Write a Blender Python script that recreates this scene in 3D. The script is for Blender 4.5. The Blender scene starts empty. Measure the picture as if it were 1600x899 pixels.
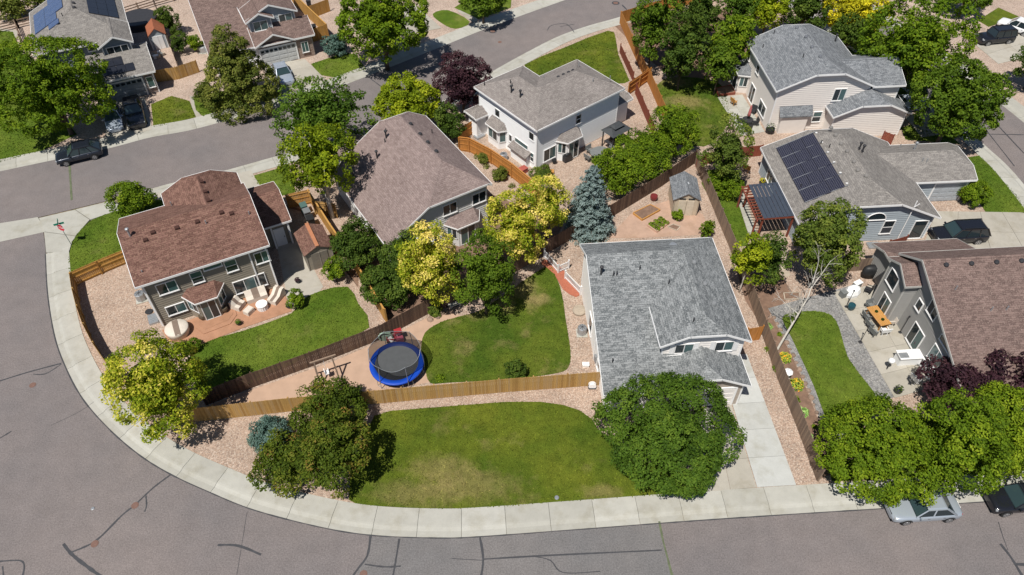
import bpy, math, random
import numpy as np
from math import sin, cos, tan, pi, radians, degrees, atan2, sqrt, hypot
random.seed(7); RNG = np.random.default_rng(7)
S = bpy.context.scene; COL = S.collection

# ------------------------------------------------------------------ camera, sky, sun, exposure
FPX, PITCH, CAMH = 1150.0, radians(47.0), 47.0           # focal length in photo pixels (1600 wide), tilt, height
cam = bpy.data.objects.new('camera', bpy.data.cameras.new('camera')); COL.objects.link(cam)
cam.data.sensor_width = 36.0; cam.data.lens = FPX/1600*36.0
cam.data.clip_start = 0.5; cam.data.clip_end = 2000
cam.location = (0, 0, CAMH); cam.rotation_euler = (pi/2-PITCH, 0, 0)
S.camera = cam
SUN_EL, SUN_DIR = radians(62.5), (-0.50, -0.866)             # where the sun stands (horizontal direction towards it)
W = bpy.data.worlds.new('World'); S.world = W; W.use_nodes = True
nt = W.node_tree; bg = nt.nodes['Background']
sky = nt.nodes.new('ShaderNodeTexSky'); sky.sky_type = 'NISHITA'; sky.sun_disc = False
sky.sun_elevation = SUN_EL; sky.sun_rotation = atan2(SUN_DIR[0], SUN_DIR[1]); sky.altitude = 1600
nt.links.new(sky.outputs[0], bg.inputs[0]); bg.inputs[1].default_value = 0.065
sl = bpy.data.lights.new('sun', 'SUN'); sl.energy = 5.0; sl.angle = radians(0.55); sl.color = (1.0, 0.95, 0.87)
sun = bpy.data.objects.new('sun', sl); COL.objects.link(sun)
from mathutils import Vector, Matrix
_d = Vector((SUN_DIR[0]*cos(SUN_EL), SUN_DIR[1]*cos(SUN_EL), sin(SUN_EL)))
sun.rotation_euler = _d.to_track_quat('Z', 'Y').to_euler(); sun.location = (-40, -40, 80)
S.view_settings.view_transform = 'Standard'; S.view_settings.look = 'None'
S.view_settings.gamma = 1.0; S.view_settings.exposure = 0.12; S.view_settings.use_curve_mapping = False

# ------------------------------------------------------------------ pixel -> ground
_UP = (0, sin(PITCH), cos(PITCH)); _FW = (0, cos(PITCH), -sin(PITCH))
def G(px, py, z=0.0):
    a = (px-800)/FPX; b = -(py-449.5)/FPX
    dy = b*_UP[1]+_FW[1]; dz = b*_UP[2]+_FW[2]; t = (z-CAMH)/dz
    return Vector((a*t, dy*t, z))
def Gs(pts, z=0.0): return [G(p[0], p[1], z) for p in pts]
def pxscale(p): return FPX/((p-Vector((0, 0, CAMH))).dot(Vector(_FW)))
YZ = 0.10    # yard level above the road
LZ = 0.135   # lawn level

# ------------------------------------------------------------------ materials
MATS = {}
class NT:
    def __init__(s, name):
        s.m = bpy.data.materials.new(name); s.m.use_nodes = True; s.t = s.m.node_tree
        s.b = s.t.nodes['Principled BSDF']; s.o = s.t.nodes['Material Output']
    def n(s, typ, **kw):
        x = s.t.nodes.new('ShaderNode'+typ)
        for k, v in kw.items():
            if k[0] == '_': setattr(x, k[1:], v)
            else: x.inputs[k.replace('__', ' ')].default_value = v
        return x
    def l(s, a, b): s.t.links.new(a, b)
    def coord(s, out='Object'): return s.n('TexCoord').outputs[out]
    def noise(s, vec, scale, detail=4, rough=.6):
        x = s.n('TexNoise', Scale=scale, Detail=detail, Roughness=rough); s.l(vec, x.inputs['Vector']); return x.outputs['Fac']
    def ramp(s, fac, stops):
        x = s.n('ValToRGB'); e = x.color_ramp.elements
        while len(e) < len(stops): e.new(.5)
        for el, (p, c) in zip(e, stops): el.position = p; el.color = (*c, 1) if len(c) == 3 else c
        s.l(fac, x.inputs[0]); return x.outputs[0]
    def mix(s, fac, a, b, mode='MIX'):
        x = s.n('Mix', _data_type='RGBA', _blend_type=mode)
        for sock, v in ((x.inputs[0], fac), (x.inputs[6], a), (x.inputs[7], b)):
            if hasattr(v, 'is_output'): s.l(v, sock)
            elif isinstance(v, (int, float)): sock.default_value = v
            else: sock.default_value = (*v, 1)
        return x.outputs[2]
    def math(s, op, a, b=0.0):
        x = s.n('Math', _operation=op)
        for i, v in enumerate((a, b)):
            if hasattr(v, 'is_output'): s.l(v, x.inputs[i])
            else: x.inputs[i].default_value = v
        return x.outputs[0]
    def bump(s, h, strength=.3, dist=.05):
        x = s.n('Bump', Strength=strength, Distance=dist); s.l(h, x.inputs['Height']); s.l(x.outputs[0], s.b.inputs['Normal'])
    def done(s, col=None, rough=.8, spec=.3, metal=0):
        if col is not None:
            if hasattr(col, 'is_output'): s.l(col, s.b.inputs['Base Color'])
            else: s.b.inputs['Base Color'].default_value = (*col, 1)
        s.b.inputs['Roughness'].default_value = rough; s.b.inputs['Specular IOR Level'].default_value = spec
        s.b.inputs['Metallic'].default_value = metal
        MATS[s.m.name] = s.m; return s.m
def sc(c, k): return tuple(min(1, x*k) for x in c)
def basic(name, col, rough=.7, var=.12, scale=3.0, spec=.3, metal=0, bump=0, objrand=0):
    if name in MATS: return MATS[name]
    k = NT(name); v = k.coord(); f = k.noise(v, scale, 5)
    c = k.ramp(f, [(.3, sc(col, 1-var)), (.7, sc(col, 1+var))])
    if objrand:
        r = k.n('ObjectInfo').outputs['Random']
        c = k.mix(1.0, c, k.ramp(r, [(0, (1-objrand,)*3), (1, (1.0,)*3)]), 'MULTIPLY')
    if bump: k.bump(k.noise(v, scale*8, 3), bump, .02)
    return k.done(c, rough, spec, metal)
def roofmat(name, a, b, c, mort=.62):
    k = NT(name); uv = k.coord('UV')
    br = k.n('TexBrick', Scale=1.0, Mortar__Size=.012, Mortar__Smooth=.4, Bias=0.0, Brick__Width=.40, Row__Height=.17)
    br.offset = .5; br.squash = 1
    k.l(uv, br.inputs['Vector']); br.inputs['Color1'].default_value = (*a, 1); br.inputs['Color2'].default_value = (*b, 1)
    br.inputs['Mortar'].default_value = (*sc(a, mort), 1)
    n1 = k.noise(uv, 2.2, 5, .7); n2 = k.noise(uv, 9.0, 3, .6); n3 = k.noise(uv, .35, 3)
    col = k.mix(k.ramp(n2, [(.5, (0,)*3), (.68, (1,)*3)]), br.outputs[0], c)
    col = k.mix(1.0, col, k.ramp(n1, [(.3, (.82,)*3), (.7, (1.12,)*3)]), 'MULTIPLY')
    col = k.mix(1.0, col, k.ramp(n3, [(.3, (.9,)*3), (.7, (1.06,)*3)]), 'MULTIPLY')
    k.bump(br.outputs['Fac'], -.5, .02); return k.done(col, .92, .15)
LEAF_GAIN = 1.95
def leafmat(name, dark, mid, light, tip=None):
    k = NT(name); at = k.n('Attribute', _attribute_name='tone').outputs['Fac']
    stops = [(0.0, dark), (.5, mid), (.9, light)]
    if tip: stops = [(0.0, dark), (.42, mid), (.68, light), (.95, tip)]
    stops = [(p, sc(c, LEAF_GAIN)) for p, c in stops]
    c = k.ramp(at, stops); k.done(c, .65, .12)
    tr = k.n('BsdfTranslucent'); k.l(k.mix(1.0, c, (1.25, 1.3, .6), 'MULTIPLY'), tr.inputs[0])
    ms = k.n('MixShader', Fac=.30); k.l(k.b.outputs[0], ms.inputs[1]); k.l(tr.outputs[0], ms.inputs[2]); k.l(ms.outputs[0], k.o.inputs[0])
    return k.m
def woodmat(name, a, b, c):
    k = NT(name); geo = k.n('NewGeometry').outputs['Random Per Island']; ob = k.n('ObjectInfo').outputs['Random']
    r = k.math('FRACT', k.math('ADD', k.math('MULTIPLY', geo, 7.31), k.math('MULTIPLY', ob, 5.17)))
    mp = k.n('Mapping'); mp.inputs['Scale'].default_value = (14, 14, 1.2); k.l(k.coord(), mp.inputs[0])
    g = k.noise(mp.outputs[0], 1.0, 4, .7)
    col = k.ramp(r, [(0, a), (.5, b), (1, c)])
    col = k.mix(1.0, col, k.ramp(g, [(.3, (.72,)*3), (.7, (1.15,)*3)]), 'MULTIPLY')
    return k.done(col, .85, .2)
def gravelmat(name, cols, scale=9.0):
    k = NT(name); v = k.coord()
    vo = k.n('TexVoronoi', Scale=scale); k.l(v, vo.inputs['Vector'])
    x = k.n('SeparateColor'); k.l(vo.outputs['Color'], x.inputs[0])
    n = len(cols); c = k.ramp(x.outputs[0], [(i/(n-1), q) for i, q in enumerate(cols)])
    c = k.mix(1.0, c, k.ramp(vo.outputs['Distance'], [(.25, (1.04,)*3), (.8, (.62,)*3)]), 'MULTIPLY')
    big = k.noise(v, .45, 4); c = k.mix(1.0, c, k.ramp(big, [(.3, (.84,)*3), (.7, (1.1,)*3)]), 'MULTIPLY')
    k.bump(vo.outputs['Distance'], -.7, .06); return k.done(c, .9, .2)
def grassmat(name, dark, mid, dry, amount=.5, spots=(), blade=False):
    k = NT(name); v = k.coord()
    fine = k.noise(v, 16, 4, .75); med = k.noise(v, 1.5, 5, .65); big = k.noise(v, .22, 4, .6); pat = k.noise(v, .33, 6, .62)
    c = k.mix(k.ramp(big, [(.35, (0,)*3), (.65, (1,)*3)]), dark, mid)
    c = k.mix(k.ramp(pat, [(amount, (0,)*3), (amount+.2, (.7,)*3)]), c, dry)
    for x, y, rx, ry in spots:      # worn, dry areas with ragged edges
        mp = k.n('Mapping', _vector_type='POINT'); mp.inputs['Location'].default_value = (-x/rx, -y/ry, 0); mp.inputs['Scale'].default_value = (1/rx, 1/ry, 0)
        k.l(v, mp.inputs[0]); ln = k.n('VectorMath', _operation='LENGTH'); k.l(mp.outputs[0], ln.inputs[0])
        f = k.math('ADD', ln.outputs['Value'], k.math('MULTIPLY', k.math('SUBTRACT', k.noise(v, 1.1, 6, .7), .5), 1.6))
        c = k.mix(k.ramp(f, [(.35, (.6,)*3), (1.0, (0,)*3)]), c, dry)
    c = k.mix(1.0, c, k.ramp(med, [(.3, (.8,)*3), (.7, (1.18,)*3)]), 'MULTIPLY')
    c = k.mix(1.0, c, k.ramp(fine, [(.3, (.6,)*3), (.7, (1.35,)*3)]), 'MULTIPLY')
    if blade:
        at = k.n('Attribute', _attribute_name='tone').outputs['Fac']
        c = k.mix(1.0, c, k.ramp(at, [(0, (.55, .6, .45)), (.5, (1.0,)*3), (1, (1.5, 1.42, 1.3))]), 'MULTIPLY')
        return k.done(c, .8, .1)
    k.bump(fine, .9, .08); m_ = k.done(c, .9, .1)
    m_['blade'] = name+'_blades'; grassmat(name+'_blades', dark, mid, dry, amount, spots, True); return m_

def asphalt(name, col):
    k = NT(name); v = k.coord()
    f = k.noise(v, 10, 5, .85); m = k.noise(v, .8, 6, .65); b = k.noise(v, .09, 4, .6)
    c = k.ramp(f, [(.32, sc(col, .6)), (.68, sc(col, 1.42))])
    c = k.mix(1.0, c, k.ramp(m, [(.3, (.90,)*3), (.7, (1.07,)*3)]), 'MULTIPLY')
    c = k.mix(1.0, c, k.ramp(b, [(.35, (.88, .89, .92)), (.65, (1.08, 1.04, 1.03))]), 'MULTIPLY')
    k.bump(f, .4, .02); return k.done(c, .88, .25)
def concrete(name, col, var=.07):
    k = NT(name); v = k.coord(); f = k.noise(v, 1.3, 6, .65); g_ = k.noise(v, 30, 2)
    c = k.ramp(f, [(.3, sc(col, 1-var)), (.7, sc(col, 1+var))])
    c = k.mix(1.0, c, k.ramp(k.n('ObjectInfo').outputs['Random'], [(0, (.9, .895, .88)), (1, (1.04,)*3)]), 'MULTIPLY')
    c = k.mix(1.0, c, k.ramp(g_, [(.3, (.93,)*3), (.7, (1.04,)*3)]), 'MULTIPLY')
    st = k.noise(v, .55, 7, .7); c = k.mix(1.0, c, k.ramp(st, [(.5, (1.0,)*3), (.68, (.84, .82, .77))]), 'MULTIPLY')
    return k.done(c, .85, .25)
def glassmat(name, col, rough=.06):
    k = NT(name); k.b.inputs['IOR'].default_value = 1.5
    return k.done(col, rough, .7)

M_ASPH = asphalt('asphalt', (.178, .160, .155)); M_ASPG = asphalt('grey_asphalt', (.164, .158, .155))
M_CONC = concrete('concrete', (.398, .392, .355)); M_CONCW = concrete('new_concrete', (.455, .465, .45), .05)
M_CONCT = concrete('tan_concrete', (.385, .362, .315))
M_TERRA = concrete('terracotta_concrete', (.37, .20, .125), .12)
M_PINKP = concrete('pink_paving', (.42, .285, .215), .12)
M_SEAL = basic('crack_sealant', (.055, .056, .062), .6, .2)
M_WEED = basic('weed_in_crack', (.11, .13, .075), .9, .3)
M_GRAV = gravelmat('pink_gravel', [(.36, .255, .195), (.47, .355, .28), (.41, .295, .225), (.55, .45, .37), (.30, .215, .17)], 12.0)
M_GRAV2 = gravelmat('pale_pink_gravel', [(.40, .30, .24), (.50, .39, .32), (.44, .33, .265), (.56, .46, .385), (.34, .25, .20)], 12.0)
M_GGRAV = gravelmat('grey_gravel', [(.20, .20, .20), (.30, .29, .28), (.25, .25, .25), (.37, .36, .34)], 9.0)
M_SAND = basic('tan_sand', (.43, .295, .215), .95, .08, 1.2, bump=.3)
M_SOIL = basic('bed_soil', (.19, .12, .085), .95, .25, 2.5, bump=.5)
M_DRY = gravelmat('dry_prairie', [(.23, .18, .12), (.30, .23, .16), (.17, .15, .08), (.34, .26, .19)], 3.0)
M_GRASS = grassmat('lawn_grass', (.066, .105, .010), (.125, .150, .016), (.235, .195, .075), .57, [(*G(x, y).xy, a, b) for x, y, a, b in ((650, 772, 3.6, 1.3), (740, 760, 4.0, 1.6), (940, 770, 1.8, .8), (690, 735, 3.0, 1.5))])
M_GRASSB = grassmat('lush_grass', (.072, .124, .012), (.125, .172, .022), (.19, .19, .055), .58)
M_GRASSD = grassmat('worn_grass', (.055, .098, .010), (.108, .140, .017), (.29, .225, .10), .54, [(*G(x, y).xy, a, b) for x, y, a, b in ((815, 452, 1.8, 1.6), (840, 470, 1.4, .9), (790, 475, 1.2, 1.4), (1070, 160, 3.0, 1.6), (1055, 130, 2.5, 1.5))])
M_WHITE = basic('white_trim', (.80, .80, .80), .5, .03)
M_WHITEW = basic('white_siding', (.82, .83, .84), .6, .03)
M_LGREY = basic('light_grey_siding', (.60, .60, .59), .65, .04)
M_TAUPE = basic('taupe_siding', (.26, .23, .185), .7, .05)
M_BLUE = basic('blue_grey_siding', (.175, .21, .25), .65, .04)
M_BLUEL = basic('pale_blue_siding', (.33, .375, .41), .65, .04)
M_PINKW = basic('pinkish_white_siding', (.72, .675, .635), .65, .03)
M_CREAM = basic('cream_siding', (.76, .73, .70), .65, .03)
M_GREIGE = basic('greige_siding', (.30, .295, .285), .65, .04)
M_TANW = basic('tan_shed_wall', (.50, .42, .32), .7, .05)
def brickm(name, a, b, m):
    k = NT(name); br = k.n('TexBrick', Scale=1.0, Mortar__Size=.015, Brick__Width=.3, Row__Height=.12)
    k.l(k.coord('UV'), br.inputs['Vector'])
    for nme, c in (('Color1', a), ('Color2', b), ('Mortar', m)): br.inputs[nme].default_value = (*c, 1)
    k.bump(br.outputs['Fac'], -.5, .02); return k.done(br.outputs[0], .85, .2)
M_BRICK = brickm('wall_brick', (.21, .12, .09), (.30, .22, .18), (.35, .32, .29))
M_STONE = brickm('wall_stone', (.33, .27, .22), (.42, .36, .30), (.40, .37, .34))
R_GREY = roofmat('grey_shingles', (.105, .116, .122), (.255, .268, .274), (.33, .34, .345))
R_SLATE = roofmat('slate_shingles', (.115, .126, .140), (.225, .238, .254), (.29, .30, .315))
R_RED = roofmat('maroon_shingles', (.110, .055, .045), (.215, .118, .095), (.24, .155, .11))
R_MAUVE = roofmat('mauve_shingles', (.185, .138, .130), (.268, .208, .195), (.31, .25, .232))
R_TAUPE = roofmat('taupe_shingles', (.185, .165, .155), (.265, .24, .225), (.31, .28, .262))
R_WARM = roofmat('warm_grey_shingles', (.165, .155, .148), (.255, .24, .225), (.30, .275, .25))
R_BROWN = roofmat('brown_shingles', (.120, .082, .074), (.21, .146, .13), (.25, .19, .165))
M_GLD = glassmat('dark_glass', (.018, .028, .034)); M_GLT = glassmat('teal_reflection_glass', (.06, .115, .12), .1); M_WSC = glassmat('windscreen_glass', (.028, .050, .055), .05); M_GLS = basic('window_screen', (.05, .055, .065), .5, .05)  # M_GLT: reflection on the panes painted in as a teal base colour
M_BLACK = basic('black_plastic', (.02, .021, .023), .5, .2); M_DARK = basic('dark_metal', (.05, .05, .055), .5, .15, metal=.3)
M_GALV = basic('galvanised_metal', (.42, .44, .46), .4, .1, metal=.6); M_CHROME = basic('chrome', (.7, .7, .72), .15, .02, metal=1)
M_TYRE = basic('tyre_rubber', (.02, .02, .021), .85, .1); M_RIM = basic('alloy_rim', (.5, .51, .53), .3, .05, metal=.8)
M_CANVAS = basic('cream_cover', (.60, .54, .47), .9, .06); M_STRIPE = basic('brown_stripe', (.20, .15, .12), .9, .08)
M_WOOD_T = woodmat('tan_pickets', (.33, .185, .060), (.47, .285, .095), (.40, .26, .125))
M_WOOD_D = woodmat('dark_pickets', (.085, .055, .042), (.13, .082, .06), (.175, .115, .08))
M_WOOD_G = woodmat('weathered_pickets', (.18, .13, .10), (.24, .175, .13), (.30, .215, .155))
M_WOOD_O = woodmat('orange_pickets', (.40, .165, .035), (.48, .21, .055), (.44, .20, .06))
M_WOOD_Y = woodmat('honey_pickets', (.42, .215, .055), (.50, .275, .075), (.46, .26, .09))
M_WOOD_R = woodmat('red_pickets', (.20, .055, .035), (.26, .075, .045), (.23, .07, .05))
M_RUST = basic('rust_iron', (.17, .10, .08), .8, .2, 8)
M_BARK = basic('bark', (.10, .075, .055), .95, .3, 6, bump=.6); M_BARKW = basic('pale_bark', (.50, .47, .42), .9, .2, 5)
M_BLUEPAD = basic('blue_vinyl', (.008, .06, .42), .45, .06); M_MAT = basic('trampoline_mat', (.075, .08, .085), .8, .08)
M_RED = basic('red_plastic', (.33, .03, .035), .4, .05); M_PINK = basic('pink_plastic', (.5, .10, .16), .5, .05); M_GREENP = basic('green_plastic', (.30, .42, .33), .5, .06)
M_SIGNRED = basic('sign_red', (.55, .015, .03), .4, .03); M_SIGNGREEN = basic('sign_green', (.02, .22, .15), .4, .03)
M_TABLEW = woodmat('orange_teak', (.45, .22, .06), (.52, .27, .08), (.48, .25, .09))
M_BRICKRED = basic('red_paver', (.42, .14, .085), .9, .15, 6, objrand=.25)
M_FLAG = basic('flagstone', (.45, .38, .30), .9, .12, 3, objrand=.25)
def panelmat(name, a, line):
    k = NT(name); br = k.n('TexBrick', Scale=1.0, Mortar__Size=.010, Brick__Width=.17, Row__Height=.17); br.offset = 0
    k.l(k.coord('UV'), br.inputs['Vector'])
    for nme, c in (('Color1', a), ('Color2', sc(a, 1.25)), ('Mortar', line)): br.inputs[nme].default_value = (*c, 1)
    return k.done(br.outputs[0], .12, .6)
M_PVD = panelmat('solar_black', (.012, .013, .028), (.14, .14, .16)); M_PVB = panelmat('solar_blue', (.035, .062, .15), (.16, .19, .26)); M_PVK = panelmat('solar_flat_black', (.018, .02, .028), (.022, .024, .03))
# foliage palettes
LF = dict(
 green=leafmat('leaf_green', (.018, .036, .003), (.048, .082, .006), (.092, .130, .011)),
 ash=leafmat('leaf_ash', (.016, .034, .004), (.042, .078, .008), (.082, .122, .014)),
 vivid=leafmat('leaf_vivid', (.022, .042, .003), (.064, .104, .005), (.130, .168, .010)),
 locust=leafmat('leaf_locust', (.022, .046, .003), (.060, .100, .005), (.115, .150, .009)),
 dark=leafmat('leaf_dark', (.012, .025, .004), (.034, .058, .008), (.068, .096, .014)),
 lime=leafmat('leaf_lime', (.036, .058, .003), (.120, .155, .006), (.225, .235, .012)),
 gold=leafmat('leaf_gold', (.028, .050, .003), (.095, .130, .006), (.23, .225, .018), (.46, .37, .11)),
 golden=leafmat('leaf_golden', (.08, .085, .006), (.26, .24, .010), (.46, .38, .015)),
 olive=leafmat('leaf_olive', (.022, .036, .006), (.064, .080, .013), (.135, .135, .030)),
 bronze=leafmat('leaf_bronze', (.014, .024, .003), (.042, .064, .006), (.080, .094, .011), (.15, .080, .025)),
 purple=leafmat('leaf_purple', (.010, .005, .008), (.028, .012, .017), (.062, .030, .034)),
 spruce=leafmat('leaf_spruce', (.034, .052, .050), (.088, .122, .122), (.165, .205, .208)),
 juniper=leafmat('leaf_juniper', (.026, .050, .042), (.058, .098, .084), (.11, .15, .13)),
 mixed=leafmat('leaf_mixed', (.022, .038, .006), (.056, .082, .012), (.115, .132, .022)),
 hosta=leafmat('leaf_hosta', (.06, .13, .03), (.14, .24, .06), (.34, .42, .18)),
 lily=leafmat('leaf_lily', (.05, .11, .02), (.12, .20, .03), (.28, .26, .03), (.65, .23, .02)),
)

# ------------------------------------------------------------------ mesh helpers
class MB:
    def __init__(s): s.v = []; s.f = []; s.uv = None
    def add(s, vs, fs):
        o = len(s.v); s.v += [tuple(p) for p in vs]; s.f += [tuple(i+o for i in f) for f in fs]; return s
    def poly(s, pts): return s.add(pts, [tuple(range(len(pts)))])
    def box(s, c, d, rz=0.0):
        x, y, z = d[0]/2, d[1]/2, d[2]/2; cs, sn = cos(rz), sin(rz)
        vs = [(c[0]+a*cs-b*sn, c[1]+a*sn+b*cs, c[2]+e) for e in (-z, z) for a, b in ((-x, -y), (x, -y), (x, y), (-x, y))]
        return s.add(vs, [(3, 2, 1, 0), (4, 5, 6, 7), (0, 1, 5, 4), (1, 2, 6, 5), (2, 3, 7, 6), (3, 0, 4, 7)])
    def bar(s, p, q, w, h):      # rectangular bar between two points, w sideways, h in height
        p, q = Vector(p), Vector(q); d = (q-p).normalized()
        side = d.cross(Vector((0, 0, 1)))
        side = Vector((1, 0, 0)) if side.length < 1e-4 else side.normalized()
        up = side.cross(d).normalized(); vs = []
        for c in (p, q):
            for a, b in ((-1, -1), (1, -1), (1, 1), (-1, 1)): vs.append(c+side*a*w/2+up*b*h/2)
        return s.add(vs, [(3, 2, 1, 0), (4, 5, 6, 7), (0, 1, 5, 4), (1, 2, 6, 5), (2, 3, 7, 6), (3, 0, 4, 7)])
    def tube(s, pts, rad, n=6, cap=True):
        pts = [Vector(p) for p in pts]; rad = rad if hasattr(rad, '__len__') else [rad]*len(pts); o = len(s.v); m = len(pts)
        for i, p in enumerate(pts):
            d = (pts[min(i+1, m-1)]-pts[max(i-1, 0)]).normalized()
            a = d.cross(Vector((0, 0, 1)) if abs(d.z) < .9 else Vector((1, 0, 0))).normalized(); b = d.cross(a)
            for k in range(n):
                t = 2*pi*k/n; s.v.append(tuple(p+(a*cos(t)+b*sin(t))*rad[i]))
        for i in range(m-1):
            for k in range(n): s.f.append((o+i*n+k, o+i*n+(k+1) % n, o+(i+1)*n+(k+1) % n, o+(i+1)*n+k))
        if cap: s.f += [tuple(o+k for k in range(n))[::-1], tuple(o+(m-1)*n+k for k in range(n))]
        return s
    def lathe(s, prof, c=(0, 0, 0), n=16, sx=1, sy=1):
        o = len(s.v); m = len(prof)
        for r, z in prof:
            for k in range(n): t = 2*pi*k/n; s.v.append((c[0]+r*sx*cos(t), c[1]+r*sy*sin(t), c[2]+z))
        for i in range(m-1):
            for k in range(n): s.f.append((o+i*n+k, o+i*n+(k+1) % n, o+(i+1)*n+(k+1) % n, o+(i+1)*n+k))
        s.f += [tuple(o+k for k in range(n))[::-1], tuple(o+(m-1)*n+k for k in range(n))]
        return s
    def prism(s, pts, z0, z1):   # polygon (counter-clockwise) extruded
        n = len(pts); a = [(p[0], p[1], z0) for p in pts]; b = [(p[0], p[1], z1) for p in pts]
        return s.add(a+b, [tuple(range(n))[::-1], tuple(range(n, 2*n))]+[(i, (i+1) % n, n+(i+1) % n, n+i) for i in range(n)])
    def mesh(s, name, mat, smooth=False):
        me = bpy.data.meshes.new(name); me.from_pydata(s.v, [], s.f)
        if s.uv is not None:
            ul = me.uv_layers.new(name='UVMap'); ul.data.foreach_set('uv', np.array(s.uv, dtype=np.float32).ravel())
        if mat: me.materials.append(mat)
        if smooth: me.polygons.foreach_set('use_smooth', [True]*len(me.polygons))
        return me
    def build(s, name, mat, parent=None, smooth=False):
        o = bpy.data.objects.new(name, s.mesh(name, mat, smooth)); COL.objects.link(o)
        if parent: o.parent = parent
        return o
def autouv(mb):   # u along the horizontal direction of each face, v up its slope, in metres
    uv = []
    for f in mb.f:
        p = [Vector(mb.v[i]) for i in f]; n = Vector((0, 0, 0))
        for i in range(len(p)):
            a, b = p[i], p[(i+1) % len(p)]; n += Vector(((a.y-b.y)*(a.z+b.z), (a.z-b.z)*(a.x+b.x), (a.x-b.x)*(a.y+b.y)))
        n = n.normalized() if n.length > 0 else Vector((0, 0, 1)); t = Vector((0, 0, 1)).cross(n)
        t = t.normalized() if t.length > 1e-3 else Vector((1, 0, 0)); sdir = n.cross(t)
        for q in p: uv.append((q.dot(t)+50, q.dot(sdir)+50))
    mb.uv = uv; return mb
def tag(o, label, cat, group=None):
    o['label'] = label; o['category'] = cat
    if group: o['group'] = group
    return o
def struct(o): o['kind'] = 'structure'; return o
def stuff(o): o['kind'] = 'stuff'; return o
def empty(name, loc, rz=0.0):
    o = bpy.data.objects.new(name, None); COL.objects.link(o); o.location = loc; o.rotation_euler = (0, 0, rz); o.empty_display_size = .3
    return o
def thing(name, label, cat, loc, rz=0.0, group=None): return tag(empty(name, loc, rz), label, cat, group)
def link(name, me, parent=None, loc=None, rz=0.0):
    o = bpy.data.objects.new(name, me); COL.objects.link(o)
    if parent: o.parent = parent
    if loc is not None: o.location = loc; o.rotation_euler = (0, 0, rz)
    return o
def copy_tree(o, parent=None):
    c = o.copy(); COL.objects.link(c)
    if parent: c.parent = parent
    for ch in list(o.children): copy_tree(ch, c)
    return c
def smooth_pts(pts, k=6, closed=True):
    pts = [Vector(p) for p in pts]; n = len(pts); out = []
    rng = range(n) if closed else range(n-1)
    for i in rng:
        g_ = (lambda j: pts[j % n]) if closed else (lambda j: pts[max(0, min(n-1, j))])
        a, b, c, d = g_(i-1), g_(i), g_(i+1), g_(i+2)
        for q in range(k):
            t = q/k; out.append(.5*((2*b)+(c-a)*t+(2*a-5*b+4*c-d)*t*t+(3*b-a-3*c+d)*t**3))
    if not closed: out.append(pts[-1])
    return out
def ccw(p): return p if sum(a[0]*b[1]-b[0]*a[1] for a, b in zip(p, p[1:]+p[:1])) > 0 else p[::-1]
def sheet(name, pts, z, mat, thick=.08, sm=0, parent=None):
    p = [Vector(q) for q in pts]
    if sm: p = smooth_pts(p, sm)
    p = ccw([(q[0], q[1]) for q in p])
    o = MB().prism(p, z-thick, z).build(name, mat, parent)
    return struct(o) if not parent else o
def psheet(name, px, z, mat, thick=.08, sm=0, parent=None): return sheet(name, Gs(px, z), z, mat, thick, sm, parent)

# ------------------------------------------------------------------ ground, roads, pavements
struct(MB().poly([(-500, -300, -.05), (500, -300, -.05), (500, 700, -.05), (-500, 700, -.05)]).build('ground', M_DRY))
kerb_front_px = [(66, 352), (71, 390), (75, 457), (85, 520), (100, 566), (128, 620), (170, 669), (219, 711), (268, 741), (324, 767), (396, 796), (500, 823), (583, 836), (683, 840), (749, 838), (900, 827), (1100, 812), (1300, 799), (1381, 794), (1531, 784), (1640, 777), (1900, 760)]
kerb_near_px = [(60, 340), (175, 312), (273, 285), (350, 267), (440, 242), (520, 222), (600, 197), (700, 153), (767, 113), (817, 85), (870, 58), (917, 41), (967, 27), (1040, 4), (1110, -12)]
kerb_far_px = [(-130, 296), (0, 268), (85, 250), (170, 232), (235, 215), (300, 203), (385, 180), (460, 160), (530, 136), (610, 105), (690, 73), (770, 41), (850, 12), (920, -12), (1000, -34)]
kf = [Vector((p.x, p.y)) for p in smooth_pts(Gs(kerb_front_px), 8, False)]
kn = [Vector((p.x, p.y)) for p in smooth_pts(Gs(kerb_near_px), 8, False)]
kfar = [Vector((p.x, p.y)) for p in smooth_pts(Gs(kerb_far_px), 8, False)]
kr3 = [Vector(p) for p in ((51.9, 20), (51.6, 40), (51.44, 58), (50.4, 64.5), (48.6, 72), (45.8, 80.5), (42.5, 89), (38.5, 98), (34, 108))]
kr3 = smooth_pts(kr3, 6, False)
def road(name, pts, z=0.0):
    return sheet(name, pts, z, M_ASPH, .04)
# front street: from the corner, round the bend, out to the right
c_in = [(p.x, p.y) for p in kf]
road_f = struct(MB().poly([(x, y, 0) for x, y in ccw([(kf[0].x-.5, kf[0].y), *c_in, (70, 18), (70, -6), (-70, -6), (-70, 46.0)])]).build('road', M_ASPH))
road_b = struct(MB().poly([(x, y, .0) for x, y in ccw([(p.x, p.y) for p in kn]+[(p.x, p.y) for p in kfar[::-1]]+[(-70, 52.5), (-70, 46.0), (kf[0].x-.5, kf[0].y)])]).build('road', M_ASPH))
r3r = [Vector((p.x+6.6, p.y+1.8)) for p in kr3]
road_r = struct(MB().poly([(x, y, -.004) for x, y in ccw([(p.x, p.y) for p in kr3]+[(p.x, p.y) for p in r3r[::-1]])]).build('road', M_ASPH))
MB().poly([(p.x, p.y, .003) for p in [G(x, y) for x, y in [(548, 960), (560, 890), (574, 866), (579, 838.5), (683, 841.5), (749, 840), (900, 829), (1029, 819), (1036, 846), (1046, 880), (1070, 960)]]]).build('asphalt_patch', M_ASPG, road_f)
# concrete pan across the junction
psheet('concrete_pan', [(-140, 372), (0, 349), (59, 339.5), (72, 362), (0, 378), (-140, 404)], .008, M_CONC, .05)

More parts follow.
